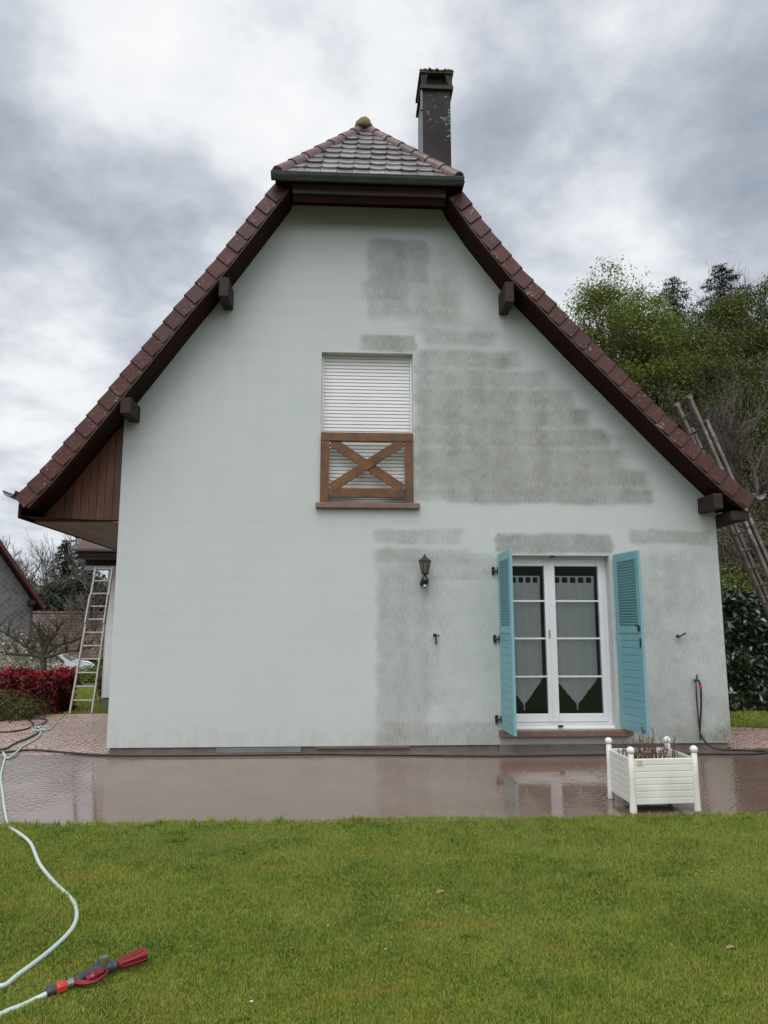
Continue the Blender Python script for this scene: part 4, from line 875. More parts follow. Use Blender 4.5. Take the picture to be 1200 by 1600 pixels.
# spray gun
def spray_gun():
    P = Vector(gp(72, 1551, .055)); Q = Vector(gp(226, 1491, .075)); d = (Q-P); Ln = d.length; d.normalize(); s = Vector((0, 0, 1)).cross(d).normalized(); u = d.cross(s)
    t = thing('spray_gun', (P.x, P.y, 0), 'red and grey garden spray gun lying on the lawn at the hose end', 'spray gun')
    p = lambda a, b_=0., c_=0.: P + d*(Ln*a) + s*b_ + u*c_
    b = MB(); b.tube([p(0), p(.07), p(.09)], [.016, .021, .019], 12); b.build('hose_connector', M['grey'], t, smooth=2)
    b = MB(); b.tube([p(.09), p(.12), p(.17), p(.19)], [.021, .024, .022, .018], 12); b.obox(p(.13), d, s, u, .045, .052, .02); b.build('click_ring', M['redb'], t, smooth=2)
    b = MB(); b.tube([p(.19), p(.215), p(.22), p(.25)], [.017, .017, .02, .02], 12); b.build('swivel', M['chrome'], t, smooth=2)
    b = MB(); b.tube(spline([p(.25), p(.30, .004), p(.40, .016), p(.50, .026), p(.57, .022), p(.66, .006), p(.70)], 4), [.019]*4+[.021]*4+[.022]*4+[.024]*4+[.028]*4+[.024]*4+[.021], 12); b.tube([p(.50, .03, .012), p(.56, .048, .02), p(.60, .03, .018)], [.014, .02, .012], 10); b.build('body', M['grey'], t, smooth=2)
    b = MB(); b.tube([p(.575, .012, .02), p(.575, .012, .052)], [.020, .020], 16); b.build('flow_dial', M['chrome'], t, smooth=2)
    b = MB(); b.tube(spline([p(.36, -.02), p(.42, -.022), p(.47, -.012), p(.55, -.008)], 4), [.014]*4+[.020]*4+[.016]*4+[.011], 10); b.build('trigger', M['red'], t, smooth=2)
    b = MB(); b.tube(spline([p(.27, -.008), p(.31, -.04), p(.36, -.062), p(.42, -.068), p(.50, -.055), p(.565, -.03), p(.585, -.005)], 5), [.012]*10+[.008]*10+[.006]*11, 8); b.build('hand_guard', M['red'], t, smooth=2)
    b = MB(); b.tube([p(.70), p(.76), p(.86), p(.95), p(1.0)], [.021, .023, .025, .029, .033], 18); b.tube([p(1.0), p(1.0)+d*.002], [.027, .027], 18)
    for k in range(9): a = k*2*math.pi/9; o_ = s*math.cos(a)+u*math.sin(a); b.tube([p(.74)+o_*.022, p(.98)+o_*.031], .0035, 5)
    b.build('nozzle', M['red'], t, smooth=2)
spray_gun()
# planter box
def planter():
    fl, fr, bl = (Vector(gp(990, 1271, 0)), Vector(gp(1090, 1268, 0)), Vector(gp(955, 1248, 0)))
    bl = bl; br = bl + (fr-fl); H = .50; top_ = .455
    c = (fl+br)/2; t = thing('planter', (c.x, c.y, 0), 'white slatted planter box with ball topped corner posts at the terrace edge', 'planter')
    lean = .0
    for p in (fl, fr, bl, br):
        b = MB(); b.lathe(p, [(.031, .004), (.033, .03), (.030, .06), (.027, .30), (.026, top_+.035), (.022, top_+.040)], 14); o = b.build('corner_post', M['planter'], t, smooth=2)
        b = MB(); b.ball(p+Vector((0, 0, top_+.070)), .035, 16); b.tube([p+Vector((0, 0, top_+.03)), p+Vector((0, 0, top_+.045))], .022, 12); b.build('ball_finial', M['planter'], o, smooth=True)
    for a, q in ((fl, fr), (bl, fl), (fr, br), (br, bl)):
        d = (q-a).normalized(); n_ = d.cross(Vector((0, 0, 1))); b = MB(); k = 7; z0 = .07; p_ = (top_-z0)/k
        for i in range(k): b.obox(a.lerp(q, .5)+Vector((0, 0, z0+p_*(i+.5))), d, n_, (0, 0, 1), (q-a).length-.05, .016, p_-.007)
        b.obox(a.lerp(q, .5)+Vector((0, 0, (z0+top_)/2))-n_*.0, d, n_, (0, 0, 1), (q-a).length-.05, .008, top_-z0)
        b.build('side_panel', M['planter'], t, bevel=.003)
    b = MB(); ins = .04; cen = (fl+br)/2
    pts_ = [p.lerp(cen, .07) for p in (fl, fr, br, bl)]; b.add([(p.x, p.y, .36) for p in pts_] , [(0, 1, 2, 3)]); b.add([(p.x, p.y, .12) for p in pts_], [(0, 1, 2, 3)]); b.build('soil', M['soil'], t)
    d = (fr-fl).normalized(); b = MB(); q = fl + d*.075 + Vector((0, 0, top_-.035)); n_ = d.cross(Vector((0, 0, 1))); b.obox(q+n_*.010, d, n_, (0, 0, 1), .05, .004, .045); b.build('label_tag', mat('yellowed_label', (.55, .52, .36), (.48, .45, .30), 20, rough=.5), t)
    # dried plant
    b = MB(); r_ = random.Random(5)
    for i in range(90):
        u_, v_ = r_.uniform(.12, .88), r_.uniform(.1, .9); p = fl + (fr-fl)*u_ + (bl-fl)*v_; h = r_.uniform(.08, .20) if i % 5 else r_.uniform(.20, .30); dx, dy = r_.uniform(-.05, .05), r_.uniform(-.04, .04)
        m_ = Vector((p.x+dx*.5, p.y+dy*.5, .36+h*.55)); e = Vector((p.x+dx, p.y+dy, .36+h)); b.tube([(p.x, p.y, .35), m_, e], [.0045, .0035, .0015], 5)
        for s_ in range(4): q_ = m_.lerp(e, r_.random()); b.tube([q_, q_+Vector((r_.uniform(-.05, .05), r_.uniform(-.03, .03), r_.uniform(-.01, .05)))], [.0025, .001], 4)
    tag(b.build('dead_plant', M['twig']), 'dry leafless brown stems standing in the white planter box', 'plant')
planter()
# dry leaves and daisies on the lawn
leafm = mat('dry_leaf', (.30, .17, .10), (.18, .10, .06), 20, rough=.7)
def dry_leaf():
    b = MB(); n = 6; V = []; F = []
    for i in range(n+1):
        u = i/n; w_ = .017*math.sin(math.pi*min(u*1.02, 1))**.7+.0006; z = .016*math.sin(u*3.0)
        V += [(u*.085-.042, -w_, z+.007), (u*.085-.042, 0, z), (u*.085-.042, w_, z+.009)]
    for i in range(n): F += [(3*i, 3*i+3, 3*i+4, 3*i+1), (3*i+1, 3*i+4, 3*i+5, 3*i+2)]
    b.add(V, F); b.tube([(.042, 0, .004), (.062, .002, .012)], .0013, 4); return b
LF = [(688, 1394, 20, 1.0, 'long curled tan leaf on the middle of the lawn'), (933, 1394, 130, .7, 'small brown leaf right of the long tan leaf on the lawn'), (1048, 1372, 60, .7, 'pinkish dry leaf highest on the right side of the lawn'),
      (1141, 1480, 5, .8, 'flat brown leaf near the right edge of the lawn'), (714, 1527, 80, .45, 'small pink brown leaf low in the middle of the lawn'), (298, 1477, 40, .4, 'tiny orange leaf fragment right of the red spray gun')]
base_leaf = None
for px, py, a, sc, lb in LF:
    q = onZ(px, py, .034)
    if base_leaf is None: o = dry_leaf().build('dry_leaf', leafm, None, smooth=True); base_leaf = o
    else: o = base_leaf.copy(); C.objects.link(o)
    o.location = (q.x, q.y, .024); o.rotation_euler = (R(8), R(-6), R(a)); o.scale = (sc*.82,)*3; tag(o, lb, 'leaf', 'dry leaves on the lawn')
dm_ = mat('daisy_petal', (.75, .75, .72), (.7, .7, .66), 20, rough=.6)
DAISY = ['larger white daisy below the red spray gun', 'white daisy at the bottom of the lawn right of the spray gun', 'white daisy in mid lawn, right one of the close pair', 'white daisy in mid lawn, left one of the close pair', 'small white daisy low on the right side of the lawn', 'daisy on the inner side of the bend of the pale hose', 'daisy near the terrace edge left of the yellowish grass patch', 'daisy near the terrace edge between two others, middle of the row', 'daisy high on the right side of the lawn below the planter', 'single daisy in the lawn left of the long tan leaf', 'daisy at the bottom edge of the lawn right of the middle', 'daisy at the right edge of the lawn near the flat brown leaf', 'rightmost daisy of the row near the terrace edge', 'single daisy on the upper left part of the lawn', 'daisy in mid lawn just left of the close pair']
base = None
for i, (px, py) in enumerate([(130, 1573), (393+0, 1562), (602, 1481), (590, 1473), (1049, 1473), (75, 1403), (735, 1293), (765, 1297), (1112, 1360), (512, 1444)]):
    q = onZ(px, py, .035)
    if base is None:
        b = MB(); 
        for k in range(10): a = k*math.pi/5; b.add([(0, 0, .034), (.008*math.cos(a-.25), .008*math.sin(a-.25), .036), (.010*math.cos(a), .010*math.sin(a), .037), (.008*math.cos(a+.25), .008*math.sin(a+.25), .036)], [(0, 1, 2, 3)])
        b.ball((0, 0, .035), .003, 6); b.tube([(0, 0, 0), (0, 0, .034)], .0008, 4); o = b.build('daisy', dm_); base = o
    else: o = base.copy(); C.objects.link(o)
    o.location = (q.x, q.y, .0); sc = random.uniform(.55, .85); o.scale = (sc, sc, .8); tag(o, DAISY[i], 'flower', 'daisies dotted over the lawn')
# ladders
def ladder_left():
    B0, B1 = Vector(gp(109, 1115, 0)), Vector(gp(146, 1114, 0)); B1.y = B0.y
    T0, T1 = onY(150, 886, 5.05), onY(176, 886, 5.05)
    t = thing('ladder', ((B0.x+B1.x)/2, B0.y, 0), 'pale two section ladder leaning towards the left wing beside the red hedge', 'ladder')
    for a, c_ in ((B0, T0), (B1, T1)):
        b = MB(); b.bar(a, c_, .032, .055, (0, 1, 0)); b.build('rail', M['alu'], t, bevel=.004)
    for f0, f1 in ((.34, 1.0),):
        for a, c_, s in ((B0, T0, 1), (B1, T1, -1)):
            b = MB(); p = a.lerp(c_, .60)+Vector((s*.0, -.05, 0)); q = a.lerp(c_, .80)+Vector((0, -.05, 0)); b.bar(p, q, .03, .05, (0, 1, 0)); b.build('splice_rail', M['alu'], t, bevel=.004)
    n = 11
    for k in range(n):
        f = .085+k*.0905; p, q = B0.lerp(T0, f), B1.lerp(T1, f); b = MB(); b.tube([p, q], .014, 8); b.build('rung', M['alu'], t, smooth=2)
ladder_left()
def ladder_right():
    yn, yf = 1.0, 1.42
    A = onY(1077, 622, yn); Bp = onY(1200, 900, yn); d = (Bp-A).normalized(); k = (0-A.z)/d.z; foot = A+d*k
    A2 = onY(1062, 640, yf)
    t = thing('ladder', (foot.x, (yn+yf)/2, 0), 'old grey wooden extension ladder leaning on the right eave of the roof', 'ladder')
    off = Vector((0, yf-yn, 0)); n_ = Vector((d.z, 0, -d.x))
    if n_.z < 0: n_ = -n_
    for base_, nm in ((A, 0), (A+off, 1)):
        b = MB(); b.bar(base_, base_+d*5.6, .06, .095, (0, 1, 0)); 
        b.build('rail', M['oldwood'], t, bevel=.02)
        b = MB(); st = base_+d*.42+n_*.085+Vector((0, -.03 if nm == 0 else .03, 0)); b.bar(st, foot+off*nm+n_*.085-d*.0, .055, .085, (0, 1, 0)); b.build('outer_rail', M['oldwood'], t, bevel=.015)
        b = MB(); b.tube([base_-d*.01-Vector((0, .04, 0)), base_-d*.01+Vector((0, .04, 0))], .042, 12); b.build('end_roller', M['oldwood'], t, smooth=2)
    L_ = (foot-A).length; s = .22
    while s < 5.5:
        b = MB(); p = A+d*s; b.tube([p+Vector((0, -.045, 0)), p+off+Vector((0, .045, 0))], .016, 8); b.build('rung', M['oldwood'], t, smooth=2)
        if s > .5: b = MB(); p = p+n_*.085; b.tube([p+Vector((0, -.06, 0)), p+off+Vector((0, .06, 0))], .015, 8); b.build('rung', M['oldwood'], t, smooth=2)
        s += .29
ladder_right()

# ------------------------------------------------------------ plants
def leaf_cards(pts, nrm, size, aspect=.55, jit=.9):
    n = len(pts); a = rng.normal(size=(n, 3)); a /= np.linalg.norm(a, axis=1, keepdims=True)
    if nrm is not None: a = a*jit + nrm; a /= np.linalg.norm(a, axis=1, keepdims=True)
    r_ = rng.normal(size=(n, 3)); u = np.cross(a, r_); u /= np.linalg.norm(u, axis=1, keepdims=True)+1e-9; v = np.cross(a, u)
    s = (size*rng.uniform(.6, 1.3, n))[:, None]; P = np.zeros((n, 4, 3))
    P[:, 0] = pts-u*s*.5; P[:, 1] = pts+v*s*aspect*.5+a*s*.08; P[:, 2] = pts+u*s*.5; P[:, 3] = pts-v*s*aspect*.5+a*s*.08
    return P.reshape(-1, 3), np.arange(n*4).reshape(n, 4)
def tree(name, x, y, H, W_, label, leaf, bark='bark', n=7000, clumps=70, size=.26, base_f=.25, trunk_r=.22, fine=2, shape='round', lean=0, group=None, z=None, cr=.085, dens_top=1.0):
    z0 = (gh(x, y) if z is None else z)-.1; r_ = np.random.default_rng(int(abs(x*37+y*91))+len(label))
    t = thing(name, (x, y, z0), label, 'tree', group)
    # clump centres inside an uneven envelope
    cs = []
    while len(cs) < clumps:
        u = r_.uniform(-1, 1, 3)
        if shape == 'round':
            if u@u > 1 or u@u < .12*r_.random(): continue
            hh = base_f + (1-base_f)*(u[2]*.5+.5); rad = W_/2*(1 - .25*abs(u[2]))
        elif shape == 'cone':
            hh = base_f+(1-base_f)*(1-math.sqrt(r_.random())*1.0)*1.0; rad = W_/2*(1.04-hh)/(1.04-base_f)
            a = r_.uniform(0, 6.283); rr = r_.uniform(.35, 1); u = np.array([math.cos(a)*rr, math.sin(a)*rr, 0])
        else:
            if u[0]**2+u[1]**2 > 1: continue
            hh = base_f+(1-base_f)*(u[2]*.5+.5); rad = W_/2*(.55+.45*math.sin(math.pi*min(1, max(0, (hh-base_f)/(1-base_f)))**.8))
        cs.append(((u[0]*rad+lean*hh), u[1]*rad, hh*H))
    cs = np.array(cs); cs[:, :2] *= (1+.15*r_.normal(size=(len(cs), 1)))
    wood = MB(); tp = [Vector((x+lean*f+.12*W_*.1*math.sin(f*7), y, z0+H*.92*f)) for f in np.linspace(0, 1, 7)]
    wood.tube(tp, [trunk_r*(1-f*.9) for f in np.linspace(0, 1, 7)], 8)
    tips = []
    for c_ in cs[:: 1 if fine else 2]:
        hf = max(.12, min(.88, (c_[2]/H)*(.50 if shape != 'cone' else .97) + r_.uniform(-.05, .12))); p = Vector((x+lean*hf, y, z0+H*.92*hf)); e = Vector((x+c_[0], y+c_[1], z0+c_[2]))
        m_ = p.lerp(e, .55)+Vector((0, 0, -.03*H if shape != 'cone' else .02*H))*r_.uniform(.2, 1); rr = trunk_r*.28
        wood.tube([p, m_, e], [rr, rr*.55, rr*.16], 5, caps=False); tips.append((m_, e, rr))
        for _ in range(fine):
            q = m_.lerp(e, r_.uniform(.2, .95)); dd = Vector(r_.normal(size=3)); dd.z = abs(dd.z)*1.1; dd.normalize(); k = W_*r_.uniform(.08, .20)
            wood.tube([q, q+dd*k*.5+Vector((0, 0, k*.1)), q+dd*k+Vector((0, 0, k*.25))], [rr*.22, rr*.13, rr*.04], 3, caps=False)
    wood.build('trunk', M[bark], t)
    if leaf:
        w_ = r_.dirichlet(np.ones(len(cs))*3)*n; P = []; Nn = []
        for c_, k in zip(cs, w_):
            k = int(k); s = W_*cr*r_.uniform(.7, 1.5); q = np.clip(r_.normal(size=(k, 3)), -1.25, 1.25)*np.array([s, s, s*.55 if shape != 'cone' else s*.3]); P.append(c_+q); Nn.append(q/ (np.linalg.norm(q, axis=1, keepdims=True)+1e-6)+np.array([0, 0, .8]))
        P = np.concatenate(P)+np.array([x, y, z0]); Nn = np.concatenate(Nn); V, F = leaf_cards(P, Nn, size); fast('crown', V, F, LM[leaf], t)
    return t
def conifer(name, x, y, H, W_, label, n=9000, size=.3, group=None, base_f=.1, z=None, leaf='dark'):
    z0 = (gh(x, y) if z is None else z)-.1; r_ = np.random.default_rng(int(abs(x*31+y*17))); t = thing(name, (x, y, z0), label, 'tree', group)
    wood = MB(); wood.tube([(x, y, z0), (x, y, z0+H*.5), (x, y, z0+H)], [.2, .12, .015], 7); P = []; Nn = []; nb = 120
    for i in range(nb):
        f = base_f+(1-base_f)*(i/nb)**.85; ln = W_/2*((1-f)/(1-base_f))**.55*r_.uniform(.62, 1.12)+.15; a = i*2.4+r_.uniform(-.4, .4); d = np.array([math.cos(a), math.sin(a), 0.])
        p0 = np.array([x, y, z0+H*f]); e = p0+d*ln+np.array([0, 0, -.18*ln+.1]); wood.tube([tuple(p0), tuple((p0+e)/2+np.array([0, 0, .08*ln])), tuple(e)], [.03, .02, .006], 3, caps=False)
        k = max(8, int(n*ln/(W_/2)/nb*1.7)); u = r_.random(k)**.75; q = p0+(e-p0)*u[:, None]; q[:, 2] += .3*ln*u*(1-u)*.6; sp = (.10+.22*ln*u*(1-u)*2)[:, None]
        q += r_.normal(size=(k, 3))*sp*np.array([1, 1, .45]); P.append(q); Nn.append(np.tile([0, 0, .8], (k, 1))+d*.3)
    V, F = leaf_cards(np.concatenate(P), np.concatenate(Nn), size, .35); wood.build('trunk', M['bark'], t); fast('crown', V, F, LM[leaf], t); return t
def bare_crown(name, x, y, H, W_, label, bark='palebark', seed=1, depth=5, group=None, thick=.14, z=None, kids=3, tw=.012, up=.45):
    r_ = random.Random(seed); z0 = (gh(x, y) if z is None else z)-.1; t = thing(name, (x, y, z0), label, 'tree', group); mb = MB(); tw_ = MB()
    def grow(p, d, ln, rad, lev):
        pts_ = [p]; q = p
        for i in range(3):
            d = (d + Vector((r_.gauss(0, .16), r_.gauss(0, .16), r_.gauss(.04, .08)))).normalized(); q = q+d*(ln/3); pts_.append(q)
        e = max(rad*.6, tw); (mb if lev < 2 else tw_).tube(pts_, [rad, rad*.87, rad*.75, e], 6 if lev < 2 else 3, caps=False)
        if lev >= depth: return
        for k in range(kids + (1 if lev < 2 else 0)):
            a = r_.uniform(0, 6.283); s = r_.uniform(.35, .9)*W_/H*1.15; dd = (d + Vector((math.cos(a)*s, math.sin(a)*s, up*.25))).normalized()
            pp = pts_[r_.choice((1, 2, 3, 3))]; grow(pp, dd, ln*r_.uniform(.58, .82), max(rad*.55, tw), lev+1)
    grow(Vector((x, y, z0)), Vector((0, 0, 1)), H*.36, thick, 0)
    mb.build('trunk', M[bark], t); tw_.build('crown', M[bark], t); return t
def hedge(name, x0, x1, y0, y1, z0, z1, n, label, leaf, size, core, lump_=.06, green=None, gn=0, aspect=.5):
    t = thing(name, ((x0+x1)/2, (y0+y1)/2, z0), label, 'hedge')
    b = MB(); i = .16; b.box(x0+i, x1-i, y0+i, y1-i, z0, z1-i); b.build('stems', M[core], t)
    def shell(n, top_only=False, lo=0):
        f = rng.random(n); p = np.zeros((n, 3)); nr = np.zeros((n, 3)); A = [(x1-x0)*(y1-y0), (x1-x0)*(z1-z0), (y1-y0)*(z1-z0), (y1-y0)*(z1-z0)]
        if top_only: A = [A[0], 0, 0, 0]
        c = np.cumsum(A)/sum(A); u, v = rng.random(n), rng.random(n); 
        for k in range(4):
            m_ = (f <= c[k]) & (f > (c[k-1] if k else -1))
            if k == 0: p[m_] = np.stack([x0+u*(x1-x0), y0+v*(y1-y0), np.full(n, z1)], 1)[m_]; nr[m_] = (0, 0, 1)
            if k == 1: p[m_] = np.stack([x0+u*(x1-x0), np.full(n, y0), z0+v*(z1-z0)], 1)[m_]; nr[m_] = (0, -1, .3)
            if k == 2: p[m_] = np.stack([np.full(n, x0), y0+u*(y1-y0), z0+v*(z1-z0)], 1)[m_]; nr[m_] = (-1, 0, .3)
            if k == 3: p[m_] = np.stack([np.full(n, x1), y0+u*(y1-y0), z0+v*(z1-z0)], 1)[m_]; nr[m_] = (1, 0, .3)
        lump = lump_*(np.sin(p[:, 0]*7+p[:, 2]*5)+np.sin(p[:, 2]*9+p[:, 1]*6)+np.sin(p[:, 0]*17+3)*.6)
        return p + nr*(lump[:, None]+rng.normal(0, lump_*.9, n)[:, None]-rng.random(n)[:, None]*.10), nr
    p, nr = shell(n); 
    if green: 
        V, F = leaf_cards(p, nr, size, aspect); fast('foliage', V, F, LM[green], t)
        p, nr = shell(gn, True); p[:, 2] += rng.uniform(0, .06, len(p)); p2, nr2 = shell(gn//2); V, F = leaf_cards(np.concatenate([p, p2]), np.concatenate([nr*.4, nr2]), size*.9, aspect); fast('new_shoots', V, F, LM[leaf], t)
    else: V, F = leaf_cards(p, nr, size, aspect); fast('foliage', V, F, LM[leaf], t)
    return t
hedge('photinia_hedge', -10.5, -5.42, 4.75, 5.7, -.05, .64, 26000, 'bright red photinia hedge at the left end of the driveway', 'photinia', .085, 'bark', green='photgreen', gn=15000, aspect=.45, lump_=.04)
hedge('photinia_shrub', -5.28, -4.9, 6.9, 7.5, -.1, .42, 1600, 'small dark red shrub at the foot of the left wing', 'photinia', .08, 'bark', green='photgreen', gn=700, aspect=.45)
def laurel_hedge():
    hedge('laurel_hedge', 6.35, 10.5, 4.2, 6.2, -.05, 2.12, 30000, 'tall glossy dark green laurel hedge right of the house', 'laurel', .135, 'bark', lump_=.07, aspect=.42)
laurel_hedge()
# amber leaves on the hedge's shaded left flank
n = 260; p = np.stack([6.32+rng.normal(0, .05, n), 4.15+rng.uniform(0, .35, n), rng.uniform(.15, 1.75, n)], 1)
tA = thing('climbing_shrub', (6.3, 4.2, 0), 'thin shrub with amber yellow leaves against the left end of the laurel hedge', 'shrub')
V, F = leaf_cards(p, None, .07, .6); fast('foliage', V, F, LM['amber'], tA); b = MB(); b.tube([(6.3, 4.22, 0), (6.33, 4.2, .9), (6.30, 4.2, 1.8)], [.02, .015, .006], 6); b.build('stem', M['bark'], tA)
def bush(name, x, y, z, W_, H, n, label, leaf, size, cat='shrub', stems=8, dep=None, sil=.55, group=None):
    t = thing(name, (x, y, z), label, cat, group); k = 26; cs = rng.normal(size=(k, 3)); cs /= np.linalg.norm(cs, axis=1, keepdims=True); cs *= rng.uniform(.3, .85, (k, 1)); cs[:, 2] = abs(cs[:, 2])
    c_ = cs[rng.integers(0, k, n)] + rng.normal(0, .17, (n, 3)); c_[:, 2] = np.abs(c_[:, 2]); P = c_*np.array([W_/2, (dep or W_)/2, H]) + np.array([x, y, z]); V, F = leaf_cards(P, c_+np.array([0, 0, .4]), size, sil); fast('foliage', V, F, LM[leaf], t)
    b = MB()
    for q in cs[:stems]: e = Vector((x+q[0]*W_*.5, y+q[1]*(dep or W_)*.5, z+q[2]*H)); b.tube([(x, y, z), Vector((x, y, z)).lerp(e, .5)+Vector((0, 0, .1*H)), e], [.02*H+.008, .012*H+.005, .004], 5, caps=False)
    b.build('stem', M['mossbark'], t); return t
bush('conifer_shrub', -6.05, 3.95, -.05, 1.5, .60, 7000, 'low yellow green conifer shrub in front of the red hedge at the left edge', 'yellow', .055, sil=.3)
bush('blossom_shrub', onY(12, 980, 15).x, 15.0, gh(-13, 15), 3.6, 2.0, 7000, 'pale flowering magnolia shrub behind the red hedge at far left', 'blossom', .105)
bush('green_shrub', onY(62, 980, 17).x, 17.0, gh(-11, 17), 2.2, .95, 3600, 'leafy green shrub under the gnarled pruned tree', 'mid', .10)
bush('green_shrub', onY(108, 980, 21).x, 21.0, gh(-10, 21), 1.3, .55, 2000, 'light green roadside shrub in front of the white car', 'mid', .12)
bush('green_shrub', onY(150, 980, 33).x, 33.0, gh(-10, 33), 2.6, 1.1, 3000, 'low pale green bushes beside the car wheel and road', 'fresh', .14)
# gnarled pruned tree
def pruned_tree():
    y = 14.0; x = onY(70, 1000, y).x; z0 = gh(x, y)-.35; t = thing('pruned_tree', (x, y, z0), 'gnarled mossy espalier tree with level pruned arms behind the red hedge', 'tree'); b = MB(); r_ = random.Random(4)
    b.tube([(x, y, z0), (x+.05, y, z0+.9), (x-.05, y, z0+1.5)], [.11, .085, .10], 9)
    tw_ = MB()
    for sx, dz, ln in ((-1, .35, 1.9), (1, .30, 1.7), (-1, .75, 1.5), (1, .8, 1.5), (-.3, 1.0, .6), (.5, 1.0, .9)):
        p = Vector((x, y, z0+1.3)); pts_ = [p]
        for i in range(5): p = p + Vector((sx*ln/5, r_.uniform(-.06, .06), dz*.8*(.45 if i == 0 else .18)+r_.uniform(-.06, .08))); pts_.append(p)
        b.tube(spline(pts_, 3), [.062-.0025*i for i in range(16)], 7)
        for q in pts_[1:]:
            b.ball(q, .055, 8)
            for _ in range(9): d = Vector((r_.gauss(0, .3), r_.gauss(0, .3), r_.uniform(.25, .6))); tw_.tube([q, q+d*.5, q+d], [.012, .008, .004], 4, caps=False)
    b.build('trunk', M['mossbark'], t, smooth=2); tw_.build('shoots', M['mossbark'], t)
    P = []; 
    n = 900; q = np.array([x, y, z0+1.9])+rng.normal(size=(n, 3))*np.array([1.3, .3, .35]); V, F = leaf_cards(q, None, .05); fast('foliage', V, F, LM['olive'], t)
pruned_tree()

# ------------------------------------------------------------ neighbours
def neighbour_house():
    th = R(38); y = 30.0; B_ = onY(71, 949, y); h = Vector((-math.cos(th), -math.sin(th), 0))
    q = ray(0, 845); den = q.x*h.y-q.y*h.x; e = B_-CAM; k = (e.x*h.y-e.y*h.x)/den; A = CAM+q*k; sA = math.hypot(A.x-B_.x, A.y-B_.y); sl_ = (A.z-B_.z)/sA
    q = ray(53, 985); den = q.x*h.y-q.y*h.x; k = (e.x*h.y-e.y*h.x)/den; Wp = CAM+q*k; sw = math.hypot(Wp.x-B_.x, Wp.y-B_.y)
    gz = gh(B_.x, y); t = thing('neighbour_house', (B_.x, y, gz), 'neighbouring house with grey diamond slate gable and brown roof edge at far left', 'house')
    # local frame: x towards the eave corner, y to the back; half width 6.2
    hw = 6.2; ez = B_.z-gz; rz = ez+sl_*hw; z0 = -1.0; O = Vector((B_.x, y, gz))
    def P(mb, poly, y0, y1): mb.prism([(O.x+px, O.z+pz) for px, pz in poly], O.y+y0, O.y+y1)
    zw = ez+sw*sl_-.25
    b = MB(); P(b, [(-2*hw+sw, z0), (-sw, z0), (-sw, zw), (-hw, rz-.25), (-2*hw+sw, zw)], .6, 9); b.build('wall', M['diamond'], t)
    b = MB(); P(b, [(-sw-.06, z0), (-sw+.05, z0), (-sw+.05, zw), (-sw-.06, zw)], .54, .598); b.build('corner_board', M['farwall'], t)
    for s in (1, -1):
        P0 = Vector((-hw, 0, rz)); P1 = Vector((-hw+s*hw, 0, ez)); d = (P1-P0); n_ = Vector((-d.z, 0, d.x)).normalized(); n_ = n_ if n_.z > 0 else -n_
        b = MB(); P(b, [(p.x, p.z) for p in (P0, P1, P1-n_*.22, P0-n_*.22)], 0, 9.6); b.build('roof', M['darkred'], t)
        b = MB(); P(b, [(p.x, p.z) for p in (P0+n_*.04, P1+n_*.04, P1-n_*.14, P0-n_*.14)], -.05, -.002); b.build('verge_board', M['verge'], t)
    for k in (.48, .92):
        b = MB(); px, pz = -hw+hw*k, rz+(ez-rz)*k; P(b, [(px-.25, pz-.55), (px, pz-.55), (px, pz-.3), (px-.25, pz-.3)], .03, .6); b.build('purlin', M['purlin'], t)
    t.rotation_euler.z = th
neighbour_house()
